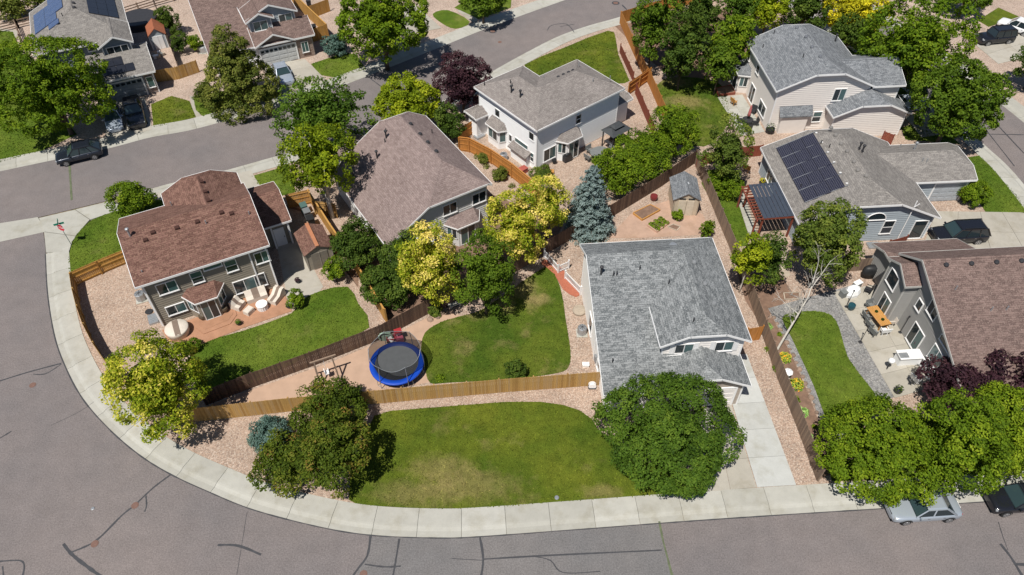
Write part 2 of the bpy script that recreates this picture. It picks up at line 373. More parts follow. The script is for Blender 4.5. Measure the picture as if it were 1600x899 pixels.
def resample(pts, step):
    out = [pts[0]]; acc = 0
    for a, b in zip(pts, pts[1:]):
        d = (b-a).length; t = step-acc
        while t <= d:
            out.append(a+(b-a)*(t/d)); t += step
        acc = (acc+d) % step if d else acc
    return out
PROF = [(0.0, -.02), (0.02, .012), (.42, .004), (.56, .05), (.68, .108), (.80, .122), (1.98, .145), (1.985, -.05)]
def pavement(name, path, side, length=3.0, prof=PROF, mat=M_CONC, skip=0):
    """kerb, gutter and walk poured together in slabs along a road edge; side = +1 when the yard is to the left of the path"""
    root = struct(empty(name, (0, 0, 0)))
    sub = 4; q = resample(path, length/sub)
    for i in range(skip*sub, len(q)-sub, sub):
        mb = MB(); m = len(prof); rows = []
        for j in range(sub+1):
            p = q[i+j]; a = q[max(0, i+j-1)]; b = q[min(len(q)-1, i+j+1)]
            d = (b-a).normalized(); nrm = Vector((-d.y, d.x))*side
            if j == 0: p = p+d*.012
            if j == sub: p = p-d*.012
            rows.append([(p.x+nrm.x*o, p.y+nrm.y*o, z) for o, z in prof])
        vs = [v for r in rows for v in r]; fs = []
        for j in range(sub):
            for k in range(m-1):
                f = (j*m+k, (j+1)*m+k, (j+1)*m+k+1, j*m+k+1); fs.append(f[::-1] if side > 0 else f)
        fs.append(tuple(range(m))); fs.append(tuple(sub*m+k for k in range(m))[::-1])
        mb.add(vs, fs); mb.build('slab', mat, root)
    return root
kf_start = next(i for i, p in enumerate(kf) if p.y < G(72, 395).y)
pavement('front_pavement', kf[kf_start:], +1)
kn_start = next(i for i, p in enumerate(kn) if p.x > G(178, 311).x)
pavement('near_pavement', kn[kn_start:], -1)
pavement('far_pavement', kfar, +1)
pavement('side_pavement', kr3, +1)
pavement('opposite_pavement', r3r, -1)
# corner apron
root = struct(empty('corner_pavement', (0, 0, 0)))
CP = [(60, 340), (118, 327), (178, 312.5), (192, 327), (143, 343), (118, 369), (110, 392), (72, 395), (68, 362)]
for poly in ([(61, 341), (117, 328), (140, 343.5), (118, 368.5), (69, 362)], [(118, 327.6), (178, 312.8), (191.5, 326.5), (143, 342.6), (141, 342.9)], [(69, 363), (117.5, 369.4), (109.5, 391), (109.3, 394), (72, 394.4)]):
    MB().prism(ccw([(p.x, p.y) for p in Gs(poly, .13)]), -.02, .135).build('slab', M_CONC, root)

# yards: one raised sheet of pinkish rock per block, lawns and beds on top
def off(path, d, side): # shifted copy of a path
    out = []
    for i, p in enumerate(path):
        a, b = path[max(0, i-1)], path[min(len(path)-1, i+1)]; t = (b-a).normalized(); out.append(p+Vector((-t.y, t.x))*d*side)
    return out
inner = off(kf, 1.9, 1); innern = off(kn, 1.9, -1); inner3 = off(kr3, 1.9, 1)
blk = [(p.x, p.y) for p in inner[10:] if p.x < 49.5]+[(p.x, p.y) for p in inner3]+[(22, 108)]+[(p.x, p.y) for p in innern[::-1][:-10]]
sheet('yard_ground', blk, YZ, M_GRAV, .14)
fo = off(kfar, 1.9, 1)
sheet('yard_ground', [(p.x, p.y) for p in fo]+[(24, 160), (-130, 160), (-130, 52)], YZ-.002, M_GRAV2, .13)
ro = off(r3r, 1.9, -1)
sheet('yard_ground', [(p.x, p.y) for p in ro]+[(60, 112), (110, 112), (110, 22)], YZ, M_GRAV2, .13)

lawn = lambda px, mat=M_GRASS, sm=4, z=LZ: psheet('lawn', px, z, mat, .06, sm)
psheet('lawn', [(545, 781), (560, 789), (683, 796), (753, 794.5), (900, 783), (1100, 769.5), (1101, 740), (1000, 720), (935, 672), (925, 655), (905, 641), (880, 633), (845, 628), (790, 628), (700, 635), (610, 642), (585, 650), (560, 700), (548, 740)], LZ, M_GRASS, .06)
lawn([(664, 520), (690, 503), (720, 494), (760, 480), (850, 418), (868, 432), (878, 460), (884, 500), (891, 545), (889, 572), (870, 583), (800, 592), (700, 598), (672, 598), (664, 575), (658, 548)], M_GRASSD, 3)
lawn([(298, 545), (380, 517), (455, 490), (470, 470), (500, 455), (543, 448), (560, 475), (577, 512), (500, 548), (400, 595), (325, 628), (305, 600)], M_GRASSB, 2)
lawn([(110, 433), (107, 407), (113, 377), (143, 344), (190, 328), (262, 308), (285, 310), (290, 350), (210, 400), (115, 432)], M_GRASSB, 2)
lawn([(391, 276), (450, 259), (462, 300), (440, 306), (412, 300)], M_GRASSB, 1)
lawn([(-80, 40), (20, 50), (55, 130), (120, 210), (60, 238), (0, 254), (-130, 284)], M_GRASSB, 1)
lawn([(236, 163), (268, 150), (296, 158), (306, 183), (240, 200)], M_GRASS, 1)
lawn([(302, 152), (360, 140), (440, 128), (470, 118), (477, 128), (425, 156), (318, 183), (306, 172)], M_GRASSB, 1)
lawn([(486, 100), (540, 82), (556, 86), (572, 108), (528, 122), (500, 117)], M_GRASSB, 1)
lawn([(676, 22), (700, 16), (734, 34), (712, 45), (690, 36)], M_GRASSB, 3)
lawn([(710, 12), (740, -8), (800, -10), (798, 12), (748, 30)], M_GRASSB, 1)
lawn([(820, 101), (883, 74), (950, 48), (962, 60), (966, 85), (980, 118), (976, 130), (900, 130), (835, 118)], M_GRASS, 2)
lawn([(1024, 135), (1060, 120), (1120, 128), (1135, 150), (1140, 190), (1110, 225), (1090, 228), (1060, 225), (1040, 190)], M_GRASSD, 2)
lawn([(1096, 286), (1104, 266), (1130, 264), (1141, 282), (1156, 325), (1171, 372), (1168, 384), (1148, 386), (1124, 338)], M_GRASSB, 1)
lawn([(1222, 498), (1236, 489), (1270, 486), (1298, 492), (1312, 514), (1325, 559), (1355, 599), (1372, 630), (1345, 672), (1302, 676), (1292, 659), (1272, 604), (1250, 556), (1235, 524)], M_GRASSB, 2)
lawn([(1512, 246), (1532, 243), (1600, 318), (1660, 372), (1650, 382), (1600, 333), (1540, 331), (1514, 290)], M_GRASSB, 1)
lawn([(1408, 200), (1436, 190), (1475, 205), (1500, 225), (1415, 218)], M_GRASSB, 1)
lawn([(1300, 60), (1345, 40), (1420, 80), (1450, 150), (1400, 145), (1330, 90)], M_GRASSB, 2)
lawn([(1528, 32), (1560, 12), (1592, 26), (1545, 42)], M_GRASS, 1)
lawn([(975, 226), (1010, 208), (1024, 222), (990, 240)], M_GRASSB, 1, YZ+.02)
lawn([(1300, 752), (1290, 700), (1380, 660), (1660, 640), (1660, 735), (1560, 742)], M_GRASSD, 1, YZ+.02)
# grass tufts on the lawns near enough to show their grain
def scatter_grass(lw, per_m2, size):
    V = np.array([v.co[:2] for v in lw.data.vertices]); n = len(V)//2; P = V[n:]; mat = MATS[lw.data.materials[0]['blade']]
    lo, hi = P.min(0), P.max(0); m = int((hi-lo).prod()*per_m2); q = lo+RNG.random((m, 2))*(hi-lo); ins = np.zeros(m, bool)
    for (x0, y0), (x1, y1) in zip(P, np.roll(P, -1, 0)):
        c = (y0 > q[:, 1]) != (y1 > q[:, 1])
        with np.errstate(divide='ignore', invalid='ignore'): ins ^= c & (q[:, 0] < (x1-x0)*(q[:, 1]-y0)/(y1-y0)+x0)
    q = q[ins]; m = len(q); z = lw.data.vertices[n].co.z
    cen = np.concatenate([q, np.full((m, 1), z)+RNG.uniform(.01, .035, (m, 1))], 1); nn = np.stack([RNG.normal(0, .55, m), RNG.normal(0, .55, m), np.ones(m)], 1); nn /= np.linalg.norm(nn, axis=1)[:, None]
    stuff(link('grass', quads_mesh('grass', cen, nn, size*RNG.uniform(.6, 1.4, m), RNG.normal(.5, .22, m), mat, .45)))
LAWNS = [o for o in COL.objects if o.name.split('.')[0] == 'lawn']
# beds, sand, paths
psheet('sand_play_area', [(330, 632), (420, 600), (513, 568), (600, 531), (667, 497), (700, 487), (720, 494), (690, 503), (664, 520), (657, 550), (664, 578), (672, 597), (580, 616), (460, 630), (345, 640)], YZ+.01, M_SAND, .05)
psheet('gravel_bed', [(286, 664), (457, 645), (580, 634), (780, 616), (938, 604), (936, 660), (925, 652), (900, 638), (840, 626), (780, 627), (610, 640), (585, 650), (550, 740), (545, 781), (560, 789), (480, 778), (400, 751), (332, 727), (283, 700)], YZ+.012, M_GRAV, .05)
psheet('grey_gravel_path', [(1200, 482), (1330, 446), (1345, 500), (1370, 560), (1402, 618), (1372, 632), (1355, 599), (1340, 672), (1302, 690), (1282, 659), (1262, 606), (1240, 560), (1222, 524), (1208, 496)], YZ+.02, M_GGRAV, .05)
psheet('garden_bed', [(1190, 500), (1207, 496), (1224, 530), (1240, 562), (1260, 608), (1280, 661), (1300, 700), (1296, 742), (1282, 748), (1246, 665), (1206, 570)], YZ+.025, M_SOIL, .05)
psheet('garden_bed', [(1150, 420), (1200, 400), (1240, 460), (1205, 490), (1190, 510), (1165, 470)], YZ+.014, M_SOIL, .05)
psheet('garden_bed', [(560, 420), (640, 380), (760, 300), (880, 350), (860, 390), (720, 472), (640, 496), (600, 500)], YZ+.012, M_SOIL, .05)
psheet('garden_bed', [(400, 312), (470, 330), (560, 430), (560, 450), (480, 330), (440, 318)], YZ+.012, M_SOIL, .05)
psheet('garden_bed', [(960, 40), (1170, 10), (1180, 110), (1060, 130), (1010, 90)], YZ+.012, M_SOIL, .05)
psheet('paved_side_walk', [(428, 360), (452, 350), (505, 448), (488, 470), (462, 478), (450, 472)], YZ+.015, M_CONCT, .05)
psheet('garden_path', [(296, 150), (303, 150), (306, 168), (316, 184), (308, 187), (300, 168)], YZ+.03, M_CONCT, .05)
psheet('garden_path', [(714, 17), (722, 14), (748, 31), (740, 36)], YZ+.03, M_CONCT, .05)
psheet('dirt_trail', [(-60, 36), (28, 48), (26, 58), (-60, 44)], YZ+.02, M_CONCT, .05)

def slabs(name, quad, nu, nv, z, mat, gap=.012, thick=.12):
    """a rectangle of poured slabs; quad = 4 world points going round"""
    root = struct(empty(name, (0, 0, 0))); a, b, c, d = [Vector((p[0], p[1])) for p in quad]
    for i in range(nu):
        for j in range(nv):
            def P(u, v): return (a*(1-u)+b*u)*(1-v)+(d*(1-u)+c*u)*v
            lu = (b-a).length; lv = (d-a).length; gu, gv = gap/lu, gap/lv
            u0, u1, v0, v1 = i/nu+gu, (i+1)/nu-gu, j/nv+gv, (j+1)/nv-gv
            q = ccw([tuple(P(u, v)) for u, v in ((u0, v0), (u1, v0), (u1, v1), (u0, v1))])
            MB().prism(q, z-thick, z).build('slab', mat, root)
    return root
def pslabs(name, px, nu, nv, z, mat, **k): return slabs(name, Gs(px, z), nu, nv, z, mat, **k)
pslabs('new_driveway', [(1183, 761.5), (1244.5, 758), (1167, 553), (1122, 556)], 1, 5, .15, M_CONCW)
pslabs('driveway', [(1100, 769), (1182.4, 761.6), (1143, 632), (1085, 640)], 2, 3, .146, M_CONCT)
pslabs('driveway', [(428, 150), (512, 127), (476, 92), (410, 102)], 2, 3, .15, M_CONCT)
pslabs('driveway', [(166, 222), (238, 202), (226, 152), (160, 160)], 2, 3, .15, M_CONCT)
pslabs('driveway', [(616, 58), (690, 44), (650, 8), (600, 18)], 2, 3, .15, M_CONCT)
pslabs('driveway', [(1463, 330), (1600, 332), (1660, 400), (1440, 390)], 4, 2, .148, M_CONCT)
pslabs('driveway', [(1413, 182), (1455, 176), (1505, 205), (1440, 215)], 2, 2, .148, M_CONCT)
pslabs('driveway', [(234, 305), (392, 266), (412, 300), (300, 335)], 3, 1, .148, M_CONCT)
pslabs('driveway', [(590, 205), (640, 190), (660, 215), (560, 260)], 2, 2, .148, M_CONCT)
pslabs('driveway', [(1524, 70), (1560, 100), (1640, 80), (1600, 44)], 2, 2, .148, M_CONCT)
pslabs('back_patio', [(1302, 456), (1392, 440), (1478, 600), (1398, 622)], 2, 5, .15, M_CONCT)
pslabs('back_patio', [(1121, 152), (1160, 148), (1195, 206), (1158, 212)], 2, 3, .15, M_CONC)
pslabs('garden_slab_walk', [(1142, 280), (1154, 277), (1184, 368), (1171, 371)], 1, 6, .14, M_CONC)
psheet('brick_patio', [(253, 516), (262, 533), (303, 544), (322, 535), (378, 513), (456, 486), (445, 462), (425, 446), (350, 480)], YZ+.045, M_TERRA, .06)
for k, (a, b) in enumerate((([(311, 508), (320, 515), (357, 500), (364, 490), (364, 480), (310, 497)], .22), ([(305, 512), (318, 522), (360, 506), (370, 492), (366, 480), (300, 500)], .17))):
    psheet('brick_step', a, b+.03*k, M_TERRA, .1)
psheet('rock_patio', [(846, 412), (852, 406), (872, 412), (893, 440), (906, 456), (900, 464), (880, 452), (866, 428)], YZ+.05, M_BRICKRED, .05, 2)
psheet('stone_patio', [(990, 330), (1048, 312), (1098, 335), (1112, 366), (1000, 372), (950, 372)], YZ+.02, M_PINKP, .05)

# tar-sealed cracks and patched seams
_rz = 0.0
def ribbon(px, w, mat=M_SEAL, name='crack_seal', parent=road_f, z=None):
    global _rz
    if z is None: _rz += .0004; z = .005+_rz
    p = smooth_pts(Gs(px), 5, False); L = []; R_ = []
    for i, q in enumerate(p):
        a, b = p[max(0, i-1)], p[min(len(p)-1, i+1)]; d = (b-a).normalized(); n = Vector((-d.y, d.x, 0))
        ww = w*(.6+.45*random.random())/2; L.append(q+n*ww); R_.append(q-n*ww)
    vs = [(v.x, v.y, z) for v in L+R_]; n = len(L)
    return MB().add(vs, [(n+i, n+i+1, i+1, i) for i in range(n-1)]).build(name, mat, parent)
for px, w in (([(268, 741), (240, 762), (211, 789), (190, 806), (150, 845), (112, 863)], .16), ([(228, 775), (229, 790), (226, 800)], .12), ([(99, 850), (110, 864), (125, 877), (155, 899), (180, 915)], .24), ([(-20, 602), (40, 583), (96, 568)], .14), ([(52, 585), (72, 584), (96, 569)], .1), ([(0, 685), (18, 674)], .14), ([(340, 852), (372, 853), (408, 867)], .18), ([(-5, 878), (30, 876), (38, 885), (34, 905)], .13), ([(4, 885), (6, 905)], .1), ([(579, 838), (574, 868), (560, 888), (548, 905)], .2), ([(624, 842), (616, 890), (612, 910)], .16), ([(570, 882), (600, 886), (626, 885)], .14), ([(750, 840), (755, 875), (750, 910)], .17), ([(756, 874), (860, 868), (1034, 860)], .12), ([(835, 870), (860, 876), (880, 895), (938, 893)], .08), ([(706, 873), (756, 876)], .05), ([(1563, 850), (1580, 872), (1600, 905)], .2), ([(1588, 882), (1640, 884)], .2), ([(1560, 816), (1566, 836), (1575, 860)], .06), ([(80, 665), (130, 640), (170, 610)], .03), ([(386, 800), (378, 850), (370, 899)], .03)):
    ribbon(px, w)
def seam(path, side, parent, z=.006):
    q = off(path, -.05, side); z = .018; m = MB(); q = resample(q, .5); L = []
    for i, p in enumerate(q):
        a, b = q[max(0, i-1)], q[min(len(q)-1, i+1)]; d = (b-a).normalized(); w = random.uniform(.02, .055); L.append(((p.x-d.y*w, p.y+d.x*w, z), (p.x+d.y*w, p.y-d.x*w, z)))
    n = len(L); m.add([a for a, b in L]+[b for a, b in L], [(n+i, n+i+1, i+1, i) for i in range(n-1)]); m.build('edge_seam', M_SEAL, parent)
seam(kf[kf_start:], 1, road_f)
for px, w in (([(1030, 815), (1036, 845), (1045, 880), (1052, 910)], .16), ([(1036, 845), (1047, 885), (1055, 912)], .1)): ribbon(px, w, M_WEED, 'weedy_crack')
for px, w in (([(108, 250), (110, 280), (112, 313)], .22),): ribbon(px, w, M_WEED, 'weedy_crack', road_b)
for px, w in (([(855, 48), (862, 40), (885, 38), (898, 52)], .12), ([(875, 42), (898, 38)], .1), ([(972, 8), (982, 18)], .2), ([(572, 118), (596, 136)], .14)): ribbon(px, w, M_SEAL, 'crack_seal', road_b)
for px, w in (([(1540, 176), (1600, 240)], .14), ([(1542, 205), (1585, 260)], .14), ([(1548, 210), (1600, 211)], .14), ([(1580, 112), (1600, 140)], .12)): ribbon(px, w, M_SEAL, 'crack_seal', road_r)
mh = MB().lathe([(.40, 0), (.40, .012), (.33, .016), (.31, .008), (.30, .014), (0.01, .016)], n=20).mesh('manhole', M_RUST)
mr = MB().lathe([(.62, 0), (.62, .006), (.42, .007)], n=24).mesh('collar', M_SEAL)
for (x, y, ring, lab) in ((211, 790, 0, 'rusty round utility cover in the tar seam on the bend'), (148, 850, 0, 'rusty manhole cover where the tar seams fork'), (51, 602, 0, 'small rusty utility cover beside the tar seam at the kerb curve'), (568, 897, 0, 'rusty cover half out of frame below the forked tar seam'), (770, 49, 1, 'manhole with tar ring in the upper street'), (781, 66, 0, 'plain small cover on the upper street beside the ringed manhole'), (962, 5, 1, 'manhole with tar ring where the upper street bends by the orange fence')):
    t = thing('manhole_cover', lab, 'manhole', (*G(x, y).xy, .004)); s_ = .62 if not ring else .85
    t.scale = (s_, s_, 1)
    link('cover', mh, t)
    if ring: link('collar', mr, t)
tag(MB().lathe([(.12, 0), (.12, .02), (.08, .03), (.02, .03)], n=12).build('valve_cover', M_GALV), 'small pale valve cover alone on the bend asphalt', 'valve cover').location = (*G(145, 795).xy, .004)

# ------------------------------------------------------------------ houses
def clip_band(poly, lo, hi):
    def cl(p, f):
        out = []
        for i in range(len(p)):
            a, b = p[i], p[(i+1) % len(p)]; fa, fb = f(a), f(b)
            if fa >= 0: out.append(a)
            if fa*fb < 0: t = fa/(fa-fb); out.append((a[0]+(b[0]-a[0])*t, a[1]+(b[1]-a[1])*t))
        return out
    p = cl(poly, lambda q: q[1]-lo); return cl(p, lambda q: hi-q[1]) if len(p) > 2 else []
FACES = {'-y': ((1, 0), (0, -1)), '+y': ((-1, 0), (0, 1)), '-x': ((0, -1), (-1, 0)), '+x': ((0, 1), (1, 0))}
class House:
    def __init__(s, name, label, ox, oy, ang, wall, roof, trim=M_WHITE, cat='house'):
        s.r = thing(name, label, cat, (ox, oy, 0), radians(ang)); s.wall = wall; s.roof = roof; s.trim = trim
    def W(s, x, y, z=0): return s.r.matrix_basis @ Vector((x, y, z))
    def siding(s, o, u, n, poly, mat=None, lap=.23, name='wall'):
        """lapped boards on a convex polygon (u, z) of a wall plane"""
        mb = MB(); zs = [p[1] for p in poly]; z = min(zs); mat = mat or s.wall; flat = mat in (M_BRICK, M_STONE)
        if flat: lap = 20
        while z < max(zs)-.01:
            q = clip_band(poly, z, z+lap)
            if len(q) > 2:
                P = [Vector((o[0]+u[0]*a+n[0]*(.045*(1-(b-z)/lap) if not flat else 0), o[1]+u[1]*a+n[1]*(.045*(1-(b-z)/lap) if not flat else 0), b)) for a, b in q]
                mb.poly(P)
                lo = [a for a, b in q if abs(b-z) < 1e-6]
                if not flat and len(lo) > 1:
                    a, b = min(lo), max(lo); A = Vector((o[0]+u[0]*a, o[1]+u[1]*a, z)); B = Vector((o[0]+u[0]*b, o[1]+u[1]*b, z)); N = Vector((n[0], n[1], 0))*.045
                    mb.poly([A, B, B+N, A+N])
            z += lap
        autouv(mb); return mb.build(name, mat, s.r)
    def block(s, axis, u0, u1, v0, v1, e0, e1=None, zr=None, vr=None, c0=None, c1=None, base=0.0, ov=.4, walls='abcd', slope=.45, wall=None, roof=None, corner=True, skip=''):
        """roof + walls. axis = ridge direction; u along the ridge, v across; e eave heights; c0/c1 = height where the end is hipped
        (None = gable, eave height = full hip)"""
        e1 = e0 if e1 is None else e1; vr = (v0+v1)/2 if vr is None else vr
        if zr is None: zr = e0+slope*(vr-v0)
        X = (lambda u, v, z: (u, v, z)) if axis == 'x' else (lambda u, v, z: (v, u, z))
        flip = axis == 'y'
        s0 = (zr-e0)/(vr-v0); s1 = (zr-e1)/(v1-vr); sh = (s0+s1)/2
        def end(c):
            if c is None: return vr, vr, 0.0
            return v0+max(0, (c-e0)/s0), v1-max(0, (c-e1)/s1), (zr-c)/sh
        a0, b0, d0 = end(c0); a1, b1, d1 = end(c1)
        if d0+d1 > u1-u0: k = (u1-u0)/(d0+d1)*.98; d0 *= k; d1 *= k
        z0 = zr if c0 is None else c0; z1 = zr if c1 is None else c1
        mb = MB(); sof = MB(); edges = []
        def face(pts):
            q = []
            for p in pts:
                if not q or (Vector(p)-Vector(q[-1])).length > 1e-4: q.append(p)
            if len(q) > 2 and (Vector(q[0])-Vector(q[-1])).length < 1e-4: q.pop()
            if len(q) < 3: return
            P = [X(*p) for p in q]; P = P[::-1] if flip else P
            mb.poly(P); sof.poly([(p[0], p[1], p[2]-.2) for p in P[::-1]])
        face([(u0, v0, e0), (u1, v0, e0), (u1, a1, z1), (u1-d1, vr, zr), (u0+d0, vr, zr), (u0, a0, z0)])
        face([(u1, v1, e1), (u0, v1, e1), (u0, b0, z0), (u0+d0, vr, zr), (u1-d1, vr, zr), (u1, b1, z1)])
        if c1 is not None: face([(u1, a1, z1), (u1, b1, z1), (u1-d1, vr, zr)])
        if c0 is not None: face([(u0, b0, z0), (u0, a0, z0), (u0+d0, vr, zr)])
        autouv(mb); rf = mb.build('roof', roof or s.roof, s.r)
        # fascia and gutters
        fa = MB()
        def sk(pts, n):
            for p, q in zip(pts, pts[1:]):
                if (Vector(p)-Vector(q)).length < .02: continue
                P, Q = Vector(X(*p)), Vector(X(*q)); N = Vector(X(*n, 0))
                vs = []
                for k in (P, Q):
                    vs += [k+Vector((0, 0, .02)), k+N*.035+Vector((0, 0, .02)), k+N*.035-Vector((0, 0, .17)), k-Vector((0, 0, .17))]
                fa.add(vs, [(0, 1, 5, 4), (1, 2, 6, 5), (2, 3, 7, 6), (3, 0, 4, 7), (0, 3, 2, 1), (4, 5, 6, 7)])
        'a' in skip or sk([(u0, v0, e0), (u1, v0, e0)], (0, -1)); 'b' in skip or sk([(u0, v1, e1), (u1, v1, e1)], (0, 1))
        '1' in skip or sk([(u1, v0, e0), (u1, a1, z1), (u1, b1, z1), (u1, v1, e1)], (1, 0)); '0' in skip or sk([(u0, v0, e0), (u0, a0, z0), (u0, b0, z0), (u0, v1, e1)], (-1, 0))
        if fa.f: fa.build('fascia', s.trim, rf)
        sof.build('soffit', s.trim, rf)
        # ridge and hip caps
        cap = MB(); segs = [((u0+d0, vr, zr), (u1-d1, vr, zr))]
        if c1 is not None: segs += [((u1, a1, z1), (u1-d1, vr, zr)), ((u1, b1, z1), (u1-d1, vr, zr))]
        if c0 is not None: segs += [((u0, a0, z0), (u0+d0, vr, zr)), ((u0, b0, z0), (u0+d0, vr, zr))]
        for p, q in segs:
            P, Q = Vector(X(*p)), Vector(X(*q))
            if (P-Q).length < .3: continue
            d = (Q-P).normalized(); sd = d.cross(Vector((0, 0, 1))).normalized()*.14; up = Vector((0, 0, .035)); dn = Vector((0, 0, -.03))
            cap.add([P+sd+dn, P+up, P-sd+dn, Q+sd+dn, Q+up, Q-sd+dn], [(0, 3, 4, 1), (1, 4, 5, 2)])
        if cap.f: autouv(cap); cap.build('ridge_cap', roof or s.roof, rf)
        # walls
        A0, A1, B0, B1 = u0+ov, u1-ov, v0+ov, v1-ov
        h0 = e0+ov*s0-.2; h1 = e1+ov*s1-.2
        mk = lambda pl: [q for i, q in enumerate(pl) if i == 0 or hypot(q[0]-pl[i-1][0], q[1]-pl[i-1][1]) > 1e-3]
        uy, nx = (1, 0), None
        def wallpoly(o2, udir, n, poly):
            oo = X(o2[0], o2[1], 0); ud = X(udir[0], udir[1], 0); nn = X(n[0], n[1], 0)
            s.siding(oo[:2], ud[:2], nn[:2], poly, wall)
        if 'a' in walls: wallpoly((0, B0), (1, 0), (0, -1), [(A0, base), (A1, base), (A1, h0), (A0, h0)])
        if 'b' in walls: wallpoly((0, B1), (1, 0), (0, 1), [(A0, base), (A1, base), (A1, h1), (A0, h1)])
        def endpoly(c):
            if c is None: return mk([(B0, base), (B1, base), (B1, h1), (vr, zr-.2), (B0, h0)])
            t = c+ov*sh-.2; L = v0+max(ov, (t+.2-e0)/s0); R_ = v1-max(ov, (t+.2-e1)/s1)
            return mk([(B0, base), (B1, base), (B1, h1), (R_, min(t, zr-.2)), (L, min(t, zr-.2)), (B0, h0)])
        if 'c' in walls: wallpoly((A0, 0), (0, 1), (-1, 0), endpoly(c0))
        if 'd' in walls: wallpoly((A1, 0), (0, 1), (1, 0), endpoly(c1))
        if corner:
            for u in (A0, A1):
                for v, hh in ((B0, h0), (B1, h1)):
                    p = X(u, v, 0); MB().box((p[0], p[1], (base+hh)/2), (.11, .11, hh-base)).build('corner_board', s.trim, s.r)
        return rf
    def win(s, x, y, z, face, w, h, n=2, horiz=False, kind='mix', trim=None, bar=.06):
        (ux, uy), (nx, ny) = FACES[face]; ang = atan2(uy, ux)
        t = MB(); b = bar
        def bx(u, zz, du, dz, d0, d1): # a box on the wall plane
            c = (u*ux+nx*(d0+d1)/2, u*uy+ny*(d0+d1)/2, zz); t.box(c, (du, d1-d0, dz), ang)
        bx(0, b/2, w, b, 0, .09); bx(0, h-b/2, w, b, 0, .09); bx(-w/2+b/2, h/2, b, h-2*b, 0, .088); bx(w/2-b/2, h/2, b, h-2*b, 0, .088)
        bx(0, -.02, w+.06, .04, 0, .11)
        for i in range(1, n):
            if horiz: bx(0, h*i/n, w-2*b, .05, 0, .075)
            else: bx(-w/2+w*i/n, h/2, .055, h-2*b, 0, .075)
        f = t.build('window', trim or s.trim, s.r); f.location = (x, y, z)
        for i in range(n):
            m = {'mix': (M_GLD, M_GLT, M_GLD)[i % 3], 'dark': M_GLD, 'teal': M_GLT, 'screen': (M_GLS, M_GLD)[i % 2]}[kind]
            p = MB()
            if horiz: pu, pz, du, dz = 0, h*(i+.5)/n, w-2*b, h/n
            else: pu, pz, du, dz = -w/2+w*(i+.5)/n, h/2, w/n, h-2*b
            p.box((pu*ux+nx*.04, pu*uy+ny*.04, pz), (du-.03, .02, dz-.03), ang); p.build('pane', m, f)
        return f
    def door(s, x, y, z, face, w=.95, h=2.05, mat=None):
        (ux, uy), (nx, ny) = FACES[face]; ang = atan2(uy, ux)
        d = MB().box((nx*.04, ny*.04, h/2), (w, .08, h), ang).build('door', mat or M_WHITE, s.r); d.location = (x, y, z)
        MB().box((ux*w*.38+nx*.11, uy*w*.38+ny*.11, 1.0), (.05, .06, .12), ang).build('handle', M_DARK, d); return d
    def garage(s, x, y, z, face, w, h=2.15, mat=None, lights=False, cols=4):
        (ux, uy), (nx, ny) = FACES[face]; ang = atan2(uy, ux)
        fr = MB()
        for u, zz, du, dz in ((-w/2-.07, h/2, .14, h), (w/2+.07, h/2, .14, h), (0, h+.07, w+.28, .14)): fr.box((u*ux+nx*.03, u*uy+ny*.03, zz), (du, .08, dz), ang)
        d = fr.build('garage_door', s.trim, s.r); d.location = (x, y, z)
        for i in range(4):
            p = MB(); zz = h*(i+.5)/4; p.box((nx*.015, ny*.015, zz), (w, .03, h/4-.025), ang)
            for k in range(cols):
                u = -w/2+w*(k+.5)/cols; p.box((u*ux+nx*.04, u*uy+ny*.04, zz), (w/cols-.16, .02, h/4-.18), ang)
            p.build('panel', mat or M_WHITE, d)
        if lights:
            for k in range(cols*2):
                u = -w/2+w*(k+.5)/(cols*2); MB().box((u*ux+nx*.055, u*uy+ny*.055, h*.875), (w/cols/2-.16, .02, h/4-.24), ang).build('pane', M_GLD, d)
        return d
    def vent(s, x, y, zfun, kind='box', mat=None):
        z = zfun
        if kind == 'box': MB().box((x, y, z+.07), (.34, .34, .2)).build('roof_vent', mat or s.roof, s.r)
        elif kind == 'pipe': MB().tube([(x, y, z-.1), (x, y, z+.42)], .05, 8).build('vent_pipe', mat or M_GALV, s.r)
        elif kind == 'flue':
            m = MB().tube([(x, y, z-.1), (x, y, z+.75)], .08, 8); m.lathe([(.15, .72), (.15, .84), (.03, .9)], (x, y, z), 10); m.build('flue_pipe', mat or M_GALV, s.r)
        elif kind == 'turtle': MB().lathe([(.2, 0), (.2, .1), (.14, .2), (.02, .22)], (x, y, z-.02), 10).build('roof_vent', mat or M_DARK, s.r)
    def bay(s, x, face, y, w, d, zb, ze, rise=.55, mat=None, roof=None, chamfer=.5, glass=True, ov=.25, door=False):
        """projecting bay with chamfered sides, hipped little roof"""
        (ux, uy), (nx, ny) = FACES[face]
        P = lambda u, o, z: (x+u*ux+nx*o if uy == 0 else x+nx*o, y+u*uy+ny*o if ux == 0 else y+ny*o, z)
        P = lambda u, o, z: (x+u*ux+nx*o, y+u*uy+ny*o, z)
        c = chamfer
        pl = [(-w/2, 0), (-w/2+c, d), (w/2-c, d), (w/2, 0)]
        m = MB()
        for (a, b) in zip(pl, pl[1:]): m.poly([P(*a, zb), P(*b, zb), P(*b, ze), P(*a, ze)])
        autouv(m); b_ = m.build('bay', mat or s.wall, s.r)
        o2 = [(-w/2-ov, -.02), (-w/2+c-ov*.6, d+ov), (w/2-c+ov*.6, d+ov), (w/2+ov, -.02)]
        top = [(-w/2+c*.6, -.02), (w/2-c*.6, -.02)]
        r = MB(); e = [P(*q, ze) for q in o2]; t = [P(*q, ze+rise) for q in top]
        r.poly([e[0], e[1], t[0]]); r.poly([e[1], e[2], t[1], t[0]]); r.poly([e[2], e[3], t[1]]); r.poly([e[3], e[2], e[1], e[0]])
        autouv(r); r.build('bay_roof', roof or s.roof, b_)
        f = MB()
